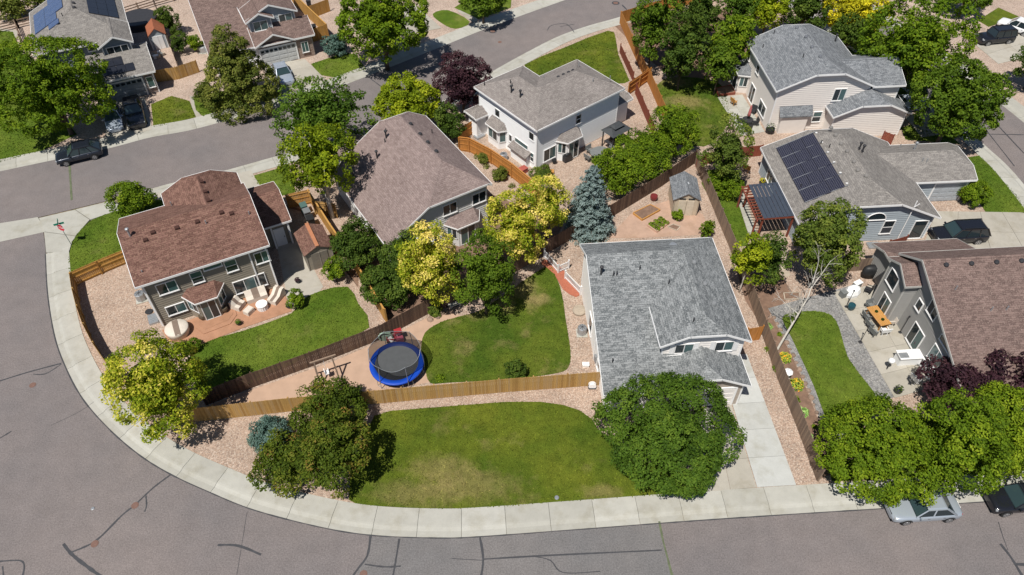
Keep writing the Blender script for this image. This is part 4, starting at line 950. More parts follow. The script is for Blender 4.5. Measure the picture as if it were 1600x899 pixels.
fence('short red fence beside the garage of the slate roofed house', [(1375, 222), (1390, 228)], 1.4, M_WOOD_R)
fence('brown fence behind the black grill between solar house and greige house', [(1322, 425), (1400, 418)], 1.5, M_WOOD_G)
fence('red gate fence beside the mast of the solar roofed house', [(1385, 392), (1412, 384)], 1.3, M_WOOD_R)
def railfence(label, px):
    pts = Gs(px, YZ); t = thing('rail_fence', label, 'fence', tuple(pts[0])); c = pts[0]
    for a, b in zip(pts, pts[1:]):
        L = (b-a).length; k = max(1, round(L/2.6))
        for i in range(k+1): p = a+(b-a)*(i/k)-c; MB().box((p.x, p.y, .6), (.14, .14, 1.2)).build('post', M_WOOD_G, t)
        for z in (.35, .7, 1.05): MB().bar((a.x-c.x, a.y-c.y, z), (b.x-c.x, b.y-c.y, z), .06, .12).build('rail', M_WOOD_G, t)
railfence('brown split rail fence beside the dry prairie left of the blue house', [(-40, 62), (30, 44), (72, 34)]); railfence('brown split rail fence turning in behind the big shade tree', [(28, 45), (36, 68), (40, 80)])
railfence('brown split rail fence behind the pale blue shed', [(192, 26), (243, 10)]); railfence('brown split rail fence along the top edge beyond the prairie', [(243, 10), (300, -6)])
# white picket fences by the brick path
def picketfence(label, px, h=1.0):
    a, b = Gs(px, YZ); t = thing('white_picket_fence', label, 'fence', tuple(a)); d = b-a; L = d.length; ang = atan2(d.y, d.x); u = d.normalized()
    for z in (.2, .85): MB().bar((0, 0, z), tuple(Vector((d.x, d.y, 0))+Vector((0, 0, z))), .05, .09).build('rail', M_WHITE, t)
    me = MB().box((0, 0, h/2), (.07, .025, h-.1)).mesh('picket', M_WHITE); n = int(L/.16)
    for i in range(1, n): p = u*(L*i/n); link('picket', me, t, (p.x, p.y, 0), ang)
    mp = MB().box((0, 0, h/2+.05), (.12, .12, h+.1)).mesh('post', M_WHITE)
    for i in (0, 1): link('post', mp, t, (d.x*i, d.y*i, 0), ang)
G1 = 'white vinyl picket fence panels by the red path'
picketfence('white picket panel running from the dark fence along the red path', [(850, 402), (872, 427)]); picketfence('short white picket panel turning off towards the grey house', [(872, 427), (888, 420)]); picketfence('white picket panel ending at the grey house wall', [(883, 436), (907, 461)])

# ------------------------------------------------------------------ trees
def quads_mesh(name, cen, nor, size, tone, mat, aspect=.62):
    n = len(cen); r = RNG.normal(size=(n, 3)); t = np.cross(nor, r); t /= np.linalg.norm(t, axis=1)[:, None]+1e-9; b = np.cross(nor, t)
    s = size[:, None]; V = np.empty((n, 4, 3)); fold = nor*s*.16
    V[:, 0] = cen-t*s*.5; V[:, 1] = cen+b*s*aspect*.5+fold; V[:, 2] = cen+t*s*.5; V[:, 3] = cen-b*s*aspect*.5+fold
    me = bpy.data.meshes.new(name); me.vertices.add(n*4); me.vertices.foreach_set('co', V.astype(np.float32).ravel())
    me.loops.add(n*4); me.loops.foreach_set('vertex_index', np.arange(n*4, dtype=np.int32))
    me.polygons.add(n); me.polygons.foreach_set('loop_start', np.arange(0, n*4, 4, dtype=np.int32))
    at = me.attributes.new('tone', 'FLOAT', 'FACE'); at.data.foreach_set('value', np.clip(tone, 0, 1).astype(np.float32))
    me.update(calc_edges=True); me.validate(); me.materials.append(mat); return me
def unit(n): v = RNG.normal(size=(n, 3)); return v/np.linalg.norm(v, axis=1)[:, None]
def crown_cloud(r, rz, ls, dens=1.0, lobes=None, shape='round', lobe=.38, cs=.5):
    """leaf centres, normals, sizes, tones for a crown centred at the origin: boughs > clumps > leaves"""
    n = lobes or int(13+4*r); S3 = np.array([r, r, rz])
    k = np.arange(n)+.5; ph = np.arccos(1-1.72*k/n); th = pi*(1+5**.5)*k+RNG.uniform(0, 6.28)      # spread over the crown, little underneath
    d = np.stack([np.cos(th)*np.sin(ph), np.sin(th)*np.sin(ph), np.cos(ph)], 1)+RNG.normal(size=(n, 3))*.16; d /= np.linalg.norm(d, axis=1)[:, None]
    rad = RNG.uniform(.46, .72, n); c = d*rad[:, None]
    if shape == 'pyramid':
        hh = (k/n)**1.25; th2 = k*2.39996; rr = (1-hh)*.66+.04; c = np.stack([np.cos(th2)*rr, np.sin(th2)*rr, -.80+1.6*hh], 1); d = np.stack([np.cos(th2), np.sin(th2), 0*hh+.5], 1)
    elif shape == 'vase': c[:, :2] *= (.75+.3*(c[:, 2]+1)/2)[:, None]
    br = lobe*RNG.uniform(.72, 1.18, n)
    if shape == 'pyramid': br = (.36-.19*hh)*RNG.uniform(.9, 1.08, n)
    c = np.concatenate([c, np.zeros((1, 3))]); br = np.append(br, .5); d = np.concatenate([d, [[0, 0, 1.]]])
    C_ = []; N_ = []; T_ = []; Z_ = []
    cu = min(cs, .32*r)/r                                    # clump radius in crown units
    for i in range(n+1):
        m = int(4*br[i]**2/cu**2*.80*dens)+3; u = unit(m); q = c[i]+u*br[i]*RNG.uniform(.8, 1.06, m)[:, None]
        inside = np.zeros(m, bool)
        for j in range(n+1):
            if j != i: inside |= np.linalg.norm(q-c[j], axis=1) < br[j]*.80
        q = q[~inside]; u = u[~inside]; q = q[u[:, 2] > -.75]; u = u[u[:, 2] > -.75]
        bt = RNG.normal(0, .08)
        for a, v in zip(q, u):
            lr = cu*RNG.uniform(.7, 1.25); A = a*S3; R_ = lr*r
            m2 = max(6, int(4*pi*R_**2*.62*dens/(ls*ls*.5))); w = unit(m2); w = w[(w@(v+np.array([0, 0, .6]))) > -.35]; m2 = len(w)
            p = A+w*(R_*RNG.uniform(.35, 1.12, m2)**.6)[:, None]*np.array([1, 1, .75])
            nn = w*.5+np.array([0, 0, .5])+v*.25+RNG.normal(size=(m2, 3))*.5; nn /= np.linalg.norm(nn, axis=1)[:, None]
            C_.append(p); N_.append(nn); T_.append(.48+bt+RNG.normal(0, .14)+RNG.normal(0, .11, m2)); Z_.append(ls*RNG.uniform(.7, 1.3, m2))
    # leaves on the inner twigs, so that one does not look straight through the crown
    m = int(14*r*rz*dens/(ls*ls)); u = unit(m)*(RNG.uniform(.05, 1, m)**.5*.54)[:, None]
    if shape == 'pyramid': u[:, :2] *= (1.15-.9*(u[:, 2]/.54+1)/2)[:, None]
    C_.append(u*S3); nn = unit(m)+np.array([0, 0, .7]); N_.append(nn/np.linalg.norm(nn, axis=1)[:, None]); T_.append(RNG.normal(.4, .15, m)); Z_.append(ls*1.5*RNG.uniform(.7, 1.3, m))
    return np.concatenate(C_), np.concatenate(N_), np.concatenate(Z_), np.concatenate(T_), c[:n]*S3
def trunk_mesh(base_h, zc, r, lobes, tr, mat, lean=(0, 0), n=7):
    m = MB(); top = Vector((lean[0], lean[1], zc+.2*r)); m.tube([(0, 0, -.15), (lean[0]*.15, lean[1]*.15, base_h*.5), (lean[0]*.4, lean[1]*.4, base_h+.2), tuple(top)], [tr*1.35, tr, tr*.85, tr*.25], 8)
    idx = RNG.permutation(len(lobes))[:n]
    for i in idx:
        q = Vector(lobes[i])+Vector((0, 0, zc)); s_ = Vector((lean[0]*.4, lean[1]*.4, base_h+random.uniform(-.1, .5)*r*.6))
        mid = (s_+q)/2+Vector((0, 0, .12*r)); m.tube([tuple(s_), tuple(mid), tuple(q)], [tr*.5, tr*.32, tr*.1], 6)
    return m.mesh('trunk', mat, True)
def fit(bb, tb):
    x0, y0, x1, y1 = bb; cx, cy = (x0+x1)/2, (y0+y1)/2; zc = tb+2
    for _ in range(12):
        p = G(cx, cy, zc); s_ = pxscale(p); r = (x1-x0)/2/s_; hv = (y1-y0)/2/s_
        phi = atan2(CAMH-zc, hypot(p.x, p.y)); rz = sqrt(max(hv*hv-(r*sin(phi))**2, (.62*r*cos(phi))**2))/cos(phi); rz = min(rz, 1.75*r); zc = tb+rz
    return p, r, rz, zc
def tree(label, bb, kind, tb=1.2, ls=.22, dens=1.0, shape='round', name='tree', cat='tree', bark=M_BARK, tr=None, lobes=None, group=None, lobe=.38, lean=(0, 0), shift=.0, cs=.5):
    p, r, rz, zc = fit(bb, tb); r *= .97; rz *= .97
    t = thing(name, label, cat, (p.x, p.y, YZ), random.uniform(0, 6.28), group)
    cen, nor, sz, tone, lob = crown_cloud(r, rz, ls, dens, lobes, shape, lobe, cs)
    cen = cen+np.array([0, 0, zc-YZ]); cen[:, 2] = np.maximum(cen[:, 2], .05)
    link('crown' if name == 'tree' else 'foliage', quads_mesh('crown', cen, nor, sz, tone+shift, LF[kind]), t)
    link('trunk' if name == 'tree' else 'stem', trunk_mesh(max(.3, tb), zc-YZ, r, lob, tr or max(.05, r*.045), bark, lean), t)
    return t
for lw in LAWNS:
    c = np.array([v.co[:2] for v in lw.data.vertices]).mean(0)
    if c[1] < 56: scatter_grass(lw, 70, .13)
    elif c[1] < 90: scatter_grass(lw, 35, .17)
# trees near the camera
tree('big dense dark green tree standing in front of the grey roofed house', (928, 586, 1152, 766), 'ash', .9, .17, 1.0)
tree('yellow green tree with pale gold tips on the corner above the pavement', (164, 520, 320, 690), 'gold', .8, .19, 1.0)
tree('bronze green crab apple tree overhanging the pavement slabs', (396, 676, 500, 772), 'bronze', .15, .17, 1.0)
tree('bronze green crab apple tree casting shade on the wide front lawn', (462, 640, 584, 768), 'bronze', .3, .17, 1.0)
tree('smaller bronze green crab apple tree reaching over the tan fence', (458, 607, 574, 684), 'bronze', .5, .17, 1.0)
tree('blue green juniper bush in the gravel beside the crab apples', (392, 656, 452, 700), 'juniper', .15, .16, 1.3, name='juniper_bush', cat='bush')
tree('pale golden yellow tree in front of the mauve roofed house', (622, 342, 718, 482), 'gold', 1.0, .18, 1.0, shift=.13, bark=M_BARK)
tree('dense green tree between the two pale golden trees', (706, 364, 808, 495), 'green', .9, .18, 1.0)
tree('golden yellow tree beside the orange fence with a bleached side', (755, 288, 862, 414), 'gold', 1.2, .18, 1.0, shift=.17)
tree('golden yellow tree touching the blue spruce', (822, 264, 890, 378), 'gold', 1.2, .18, 1.0, shift=.12)
tree('large dark green tree arching over the parked silver sedan', (1278, 618, 1470, 784), 'vivid', .4, .18, 1.0)
tree('large green tree crowding the purple plum by the street', (1420, 610, 1570, 772), 'vivid', .5, .18, 1.0)
tree('yellow tipped green tree beside the greige house at the frame edge', (1500, 600, 1660, 740), 'vivid', .5, .18, 1.0, shift=.17)
tree('purple leaf plum tree leaning on the brown roofed greige house', (1446, 560, 1545, 642), 'purple', 1.2, .22, 1.15)
tree('second purple leaf plum against the brown roof edge', (1520, 540, 1640, 640), 'purple', 1.2, .22, 1.1)
tree('dark green leafy bush against the honey fence nearest the mauve house', (515, 344, 598, 424), 'dark', .4, .2, 1.2, name='leafy_bush', cat='bush')
tree('dark green bush under the pale golden tree by the honey fence', (560, 408, 642, 480), 'dark', .3, .2, 1.2, name='leafy_bush', cat='bush')
tree('dark leafy bush against the back wall of the mauve roofed house', (594, 368, 660, 440), 'dark', .4, .2, 1.15, name='leafy_bush', cat='bush')
tree('small round bright green tree on the corner lawn', (174, 282, 236, 338), 'vivid', .5, .18, 1.25)
tree('yellow green tall tree with a pale trunk beside the mauve house', (440, 178, 556, 322), 'lime', 2.4, .22, .95, bark=M_BARKW, tr=.22, shift=-.14)
tree('loose dark green ash tree spreading over the upper street', (414, 110, 584, 250), 'ash', 2.0, .26, .8, lobes=20, lobe=.3)
tree('bright lime yellow round tree in front of the mauve house', (582, 118, 688, 206), 'lime', 1.0, .24, 1.2)
tree('purple leaf plum tree at the left of the white house', (672, 86, 772, 178), 'purple', .8, .22, 1.05, shape='vase')
tree('dark narrow evergreen between mauve and white houses', (680, 163, 724, 222), 'dark', .3, .2, 1.2)
tree('huge green shade tree over the far left pavement', (-18, 56, 168, 222), 'locust', .4, .25, 1.0)
tree('cone shaped olive green tree in front of the brick garage house', (304, 32, 428, 170), 'olive', .2, .22, 1.1, shape='pyramid', lobes=48, shift=.1, cs=.45)
tree('large green tree at the top street edge', (520, -34, 670, 98), 'vivid', 1.6, .28, 1.1)
tree('green street tree at the top frame edge above the curving path', (716, -40, 792, 24), 'green', 1.5, .28, 1.05)
# hedge of shrubs behind the white house
for bb, lab, k in (((1010, 164, 1092, 248), 'rounded green shrub at the end of the hedge by the red fence', 'vivid'), ((962, 204, 1052, 276), 'rounded green shrub in the middle of the hedge behind the white house', 'green'), ((924, 226, 1008, 306), 'rounded green shrub of the hedge beside the blue spruce', 'green')):
    tree(lab, bb, 'vivid', .1, .19, 1.0, name='hedge_shrub', cat='shrub', group='hedge behind the white house')
# tall trees upper right
for bb, lab, k in (((984, -20, 1062, 98), 'tall dark green tree inside the orange fence corner', 'green'), ((1028, 22, 1112, 132), 'tall dark bluish green tree standing before the others in the corner grove', 'dark'), ((1058, -30, 1130, 66), 'dark green tree at the back of the corner grove', 'dark'), ((1108, 18, 1186, 112), 'bright green tree beside the slate roofed house', 'vivid'), ((1100, 70, 1150, 138), 'low leafy green tree under the bright green tree', 'green'), ((1128, -30, 1190, 44), 'grey green tree behind the bright green tree', 'ash'), ((1172, -20, 1232, 50), 'golden green tree above the slate roof', 'lime'), ((1222, -30, 1300, 46), 'dark green tree behind the slate roof', 'dark'), ((1284, -26, 1386, 54), 'brilliant yellow tree behind the slate roof', 'golden'), ((1342, -8, 1520, 150), 'wide airy green locust tree over the side street', 'locust'), ((1424, 92, 1572, 224), 'dense dark green tree beside the garage of the slate roofed house', 'green'), ((1480, -50, 1556, 16), 'dark green tree at the top edge by the black jeep', 'green'), ((1590, 62, 1660, 130), 'dark green tree at the frame edge beside the white car', 'dark'), ((1300, 24, 1360, 80), 'low green tree between yellow tree and locust tree', 'dark')):
    tree(lab, bb, k, 1.2, .27 if 'locust' not in lab else .3, 1.1 if 'airy' not in lab else .85)
tree('small mixed green tree beside the red fence and patio', (1098, 184, 1176, 288), 'mixed', .8, .2, .95)
tree('yellow green aspen beside the weathered fence', (1142, 352, 1204, 452), 'lime', 1.5, .2, .95, shift=-.05, bark=M_BARKW)
tree('dark aspen with pale trunk standing behind the yellow green one', (1176, 330, 1234, 478), 'dark', 1.2, .2, .9, bark=M_BARKW)
tree('green yellow tree in front of the solar roofed house', (1234, 304, 1350, 446), 'mixed', 1.0, .21, 1.15, shift=.1)
for bb, lab, k in (((1500, 280, 1542, 320), 'round green bush at the solar house garage', 'vivid'), ((790, 562, 820, 594), 'small dark conifer bush on the fenced lawn', 'dark'), ((505, 402, 538, 444), 'small leafy bush with pink flowers by the taupe shed', 'vivid'), ((450, 454, 472, 482), 'clipped round green bush at the patio end', 'vivid'), ((245, 8, 278, 56), 'dark shrub beside the brown fence at the top left', 'dark'), ((268, 50, 292, 84), 'dark round shrub below the brown fence', 'dark'), ((292, 54, 314, 82), 'bright green shrub by the white side wall', 'vivid'), ((303, 128, 330, 168), 'small olive shrub under the cone shaped tree', 'olive'), ((1108, 268, 1160, 310), 'low green shrub in the side yard bed', 'vivid'), ((830, 262, 862, 284), 'grey green shrub at the white house corner', 'mixed'), ((1096, 342, 1116, 374), 'yellow green shrub inside the fence by the vegetable garden', 'vivid'), ((1050, 328, 1068, 344), 'small leafy plant row before the tan shed', 'vivid'), ((986, 8, 1004, 46), 'small dark conifer at the orange fence corner', 'dark'), ((666, 470, 690, 492), 'tiny shrub at the end of the dark fence', 'mixed'), ((282, 530, 312, 552), 'dark green shrub at the patio corner under the gold tipped tree', 'green'), ((770, 262, 792, 282), 'tuft of dry shrub beside the orange fence', 'olive'), ((744, 240, 762, 256), 'small olive shrub at the orange fence bend', 'olive')):
    tree(lab, bb, k, .12, .15, 1.3, name='garden_shrub', cat='shrub', lobes=9, lobe=.5, cs=.3)
tree('low spreading teal juniper beside the honey gate fence', (500, 52, 546, 88), 'juniper', .05, .2, 1.2, name='spreading_juniper', cat='juniper', lobes=12, cs=.3)
for bb, lab in (((-10, -10, 40, 30), 'scrubby prairie bush at the top left corner'), ((40, -20, 84, 14), 'scrubby prairie bush behind the rail fence'), ((86, -20, 130, 4), 'scrubby prairie bush beside the blue house')):
    tree(lab, bb, 'olive', .1, .3, .9, name='prairie_bush', cat='bush', group='prairie scrub')
# pink flowers on the shed bush
p = G(531, 408, 1.0); t = thing('pinwheel', 'red and white pinwheel on a stake by the taupe shed', 'pinwheel', (p.x, p.y, YZ)); MB().tube([(0, 0, 0), (0, 0, 1.1)], .02, 6).build('stake', M_WHITE, t)
for k in range(6):
    a = k*pi/3; MB().add([(0, 0, 1.1), (.3*cos(a), -.05, 1.1+.3*sin(a)), (.3*cos(a+.7), .08, 1.1+.3*sin(a+.7))], [(0, 1, 2)]).build('blade', M_RED if k % 2 else M_WHITE, t)
def conifer(label, bb, kind, ls=.2, name='tree'):
    x0, y0, x1, y1 = bb; foot = G((x0+x1)/2+2, y1-10, YZ); s_ = pxscale(foot); R0 = (x1-x0)/2/s_*1.0
    h = 1.0
    while True:   # height so that the tip projects to the top of the box
        q = Vector((foot.x, foot.y+R0*.35, h)); v = q-Vector((0, 0, CAMH)); py = 449.5-FPX*v.dot(Vector(_UP))/v.dot(Vector(_FW))
        if py < y0+8 or h > 18: break
        h += .1
    t = thing(name, label, 'tree', (foot.x, foot.y+R0*.35, YZ)); C_, N_, T_, Z_ = [], [], [], []; br = MB(); br.tube([(0, 0, -.1), (0, 0, h*.6), (0, 0, h-.1)], [.16, .09, .02], 8)
    z = .35; k = 0
    while z < h-.15:
        f = 1-z/h; L = R0*(f**.62)*1.24; nb = max(5, int(13*f+4))
        for i in range(nb):
            a = 2*pi*i/nb+k*.7+random.uniform(-.2, .2); l = L*random.uniform(.66, 1.06); dz = -.18*l
            if l > .6: br.tube([(0, 0, z), (cos(a)*l*.9, sin(a)*l*.9, z+dz*.6)], [.035, .012], 5)
            n = int(60*l+24); u = RNG.random(n)**.7; side = RNG.normal(0, .17*(1.1-.6*u))*max(.5, l)*.9
            pos = np.stack([cos(a)*l*u-sin(a)*side, sin(a)*l*u+cos(a)*side, z+dz*u+.12*u*u+RNG.normal(0, .06, n)], 1)
            nn = np.stack([cos(a)*.45+RNG.normal(0, .4, n), sin(a)*.45+RNG.normal(0, .4, n), .8+RNG.normal(0, .3, n)], 1); nn /= np.linalg.norm(nn, axis=1)[:, None]
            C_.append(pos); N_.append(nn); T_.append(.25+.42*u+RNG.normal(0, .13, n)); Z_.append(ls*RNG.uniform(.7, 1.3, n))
        z += .24+.1*f; k += 1
    link('crown', quads_mesh('crown', np.concatenate(C_), np.concatenate(N_), np.concatenate(Z_), np.concatenate(T_), LF[kind], .4), t); br.build('trunk', M_BARK, t); return t
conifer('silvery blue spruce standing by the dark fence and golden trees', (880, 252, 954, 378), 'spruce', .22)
# dead birch
def bare(label, foot_px, top_px, h, spread):
    p = G(*foot_px, YZ); q = G(*top_px, h); t = thing('tree', label, 'tree', tuple(p)); m = MB(); d = q-p; d.z = h-YZ
    tw = MB()
    def grow(a, dirv, L, r, lev):
        pts = [a]; cur = a.copy(); dv = dirv.normalized()
        for i in range(4):
            dv = (dv+Vector((random.gauss(0, .12), random.gauss(0, .12), random.gauss(.03, .08)))).normalized(); cur = cur+dv*L/4; pts.append(cur.copy())
        (m if lev == 0 else tw).tube([tuple(x) for x in pts], [r, r*.82, r*.64, r*.46, r*.25], 7 if lev < 2 else 4, False)
        if lev >= 3: return
        for i in range((11, 5, 3)[lev]):
            k = random.uniform(.38 if lev == 0 else .2, 1.0); j = min(3, int(k*4)); b = pts[j].lerp(pts[j+1], k*4-j if j < 3 or k < 1 else 1)
            s_ = Vector((random.gauss(0, 1), random.gauss(0, 1), random.gauss(.5, .5))).normalized(); grow(b, dv*.45+s_*spread, L*random.uniform(.28, .46), r*(.4 if lev == 0 else .45), lev+1)
    grow(Vector((0, 0, -.1)), d, d.length, .11, 0); m.build('trunk', M_BARKW, t, True); tw.build('branches', M_BARKW, t, True)
bare('bare dead white birch leaning over the curved lawn', (1211, 552), (1268, 425), 6.2, .8)
# flowers and perennials in the side bed
def clump(label, px, r, h, kind, ls=.3, n=160, cat='plant', name='perennial', group=None):
    p = G(*px, YZ); t = thing(name, label, cat, (p.x, p.y, YZ+.02), 0, group)
    u = unit(n); u[:, 2] = np.abs(u[:, 2]); cen = u*RNG.uniform(.5, 1, n)[:, None]*np.array([r, r, h]); cen[:, 2] += .03
    nn = u*.4+np.array([0, 0, .8])+RNG.normal(size=(n, 3))*.3; nn /= np.linalg.norm(nn, axis=1)[:, None]
    link('foliage', quads_mesh('foliage', cen, nn, ls*RNG.uniform(.6, 1.2, n), RNG.normal(.5, .2, n)+(.25*(cen[:, 2]/h-.5) if kind == 'lily' else 0), LF[kind], .4), t)
    m = MB()
    for k in range(5): a = k*1.26; m.tube([(0, 0, -.02), (cos(a)*r*.5, sin(a)*r*.5, h*.6)], [.02, .008], 4)
    m.build('stem', LF[kind], t); return t
clump('orange daylily clump above the white lantern in the side bed', (1225, 562), .55, .7, 'lily', .24, 260); clump('tall orange daylily clump below the white lantern', (1243, 603), .6, .7, 'lily', .24, 280)
clump('variegated hosta clump at the foot of the bed', (1253, 645), .5, .35, 'hosta', .32, 120, name='hosta'); clump('variegated hosta near the bare white birch', (1199, 512), .4, .35, 'hosta', .3, 90, name='hosta')
clump('small green plant near the fence foot in the bed', (1263, 683), .35, .25, 'hosta', .2, 80); clump('low green plant in the bare soil of the bed', (1272, 668), .25, .2, 'vivid', .18, 60); clump('small green plant between the hosta and the birch', (1218, 524), .25, .25, 'vivid', .18, 60)
for k, (x, y) in enumerate(((760, 262), (778, 274), (800, 292), (745, 246), (812, 300))): clump('dry tufted plant in the strip along the orange fence', (x, y), .4, .35, 'olive', .2, 70, group='tufts along the orange fence')
clump('leafy plant at the trampoline lawn corner', (688, 592), .45, .25, 'vivid', .18, 120); clump('grass tuft under the picket fence on the lawn edge', (803, 590), .3, .3, 'green', .16, 60)
# vegetable beds
def bed(label, px, mat, plants=0, h=.22):
    q = [Vector((p.x, p.y)) for p in Gs(px, YZ)]; c = sum(q, Vector((0, 0)))/len(q); t = thing('raised_bed', label, 'garden bed', (c.x, c.y, YZ))
    for a, b in zip(q, q[1:]+q[:1]): MB().bar((a.x-c.x, a.y-c.y, h/2), (b.x-c.x, b.y-c.y, h/2), .08, h).build('board', mat, t)
    MB().prism(ccw([tuple(p-c) for p in q]), 0, h-.05).build('soil', M_SOIL, t)
    for i in range(plants):
        u, v = (i % 3+.5)/3, (i//3+.5)/3; p = (q[0]*(1-u)+q[1]*u)*(1-v)+(q[3]*(1-u)+q[2]*u)*v
        n = 40; d = unit(n); d[:, 2] = abs(d[:, 2]); cc = d*np.array([.26, .26, .22])+np.array([p.x-c.x, p.y-c.y, h-.05])
        link('lettuce', quads_mesh('lettuce', cc, d*.5+np.array([0, 0, .5]), .16*np.ones(n), RNG.normal(.5, .2, n), LF['vivid'], .8), t)
bed('empty timber raised bed of dry soil behind the grey roof', [(989, 335), (1016, 322), (1031, 330), (1003, 345.5)], M_TABLEW); bed('raised bed full of green lettuces by the tan shed', [(1011, 353.5), (1033, 341), (1046, 349.5), (1026, 364)], basic('pink_board', (.5, .33, .25)), 9)
bed('small empty square bed beside the lettuces', [(1043, 355), (1052, 351), (1063, 355), (1057, 361)], M_FLAG, 0, .08); bed('timber bed along the slate house patio', [(1118, 141), (1142, 136), (1148, 148), (1122, 151)], M_WOOD_R, 0, .3)
bed('square bed among grey gravel below the flagstones', [(1224, 459), (1248, 458), (1250, 468), (1226, 469)], M_FLAG, 0, .12)
for k, (x, y) in enumerate(((1222, 372), (1219, 383), (1226, 391), (1221, 401), (1228, 410), (1222, 418), (1227, 428))):
    p = G(x, y, YZ); tag(MB().lathe([(.42, -.05), (.44, .03), (.4, .045), (.02, .05)], n=7, sx=random.uniform(.8, 1.2)).build('flagstone', M_FLAG), ('first', 'second', 'third', 'fourth', 'fifth', 'sixth', 'seventh')[k]+' tan flagstone from the pergola on the stepping path', 'stepping stone', 'flagstone steps').location = (p.x, p.y, YZ)
# rocks edging the beds
rk = MB().lathe([(.16, -.05), (.2, .04), (.15, .13), (.04, .17)], n=7).mesh('rock', basic('edging_rock', (.30, .215, .165), .9, .2, 5, objrand=.4))
for k, (x, y) in enumerate(((1209, 497), (1214, 506), (1219, 516), (1224, 526), (1229, 536), (1234, 546), (1239, 556), (1244, 567), (1249, 578), (1254, 589), (1258, 600), (1263, 611), (1267, 622), (1271, 633), (1276, 645), (1281, 657), (1286, 668), (1291, 679), (672, 500), (684, 496), (697, 491), (705, 487), (690, 490), (1204, 540), (1282, 708))):
    p = G(x, y, YZ); o = tag(link('rock', rk), 'small tan edging rock in the row beside the grey gravel strip' if k < 18 else 'small tan rock among the planting by a fence foot', 'rock', 'edging rocks along the grey gravel' if k < 18 else 'loose rocks at fence feet'); o.location = (p.x, p.y, YZ); s_ = random.uniform(.7, 1.5); o.scale = (s_, s_*random.uniform(.7, 1.2), s_); o.rotation_euler.z = random.uniform(0, 6)

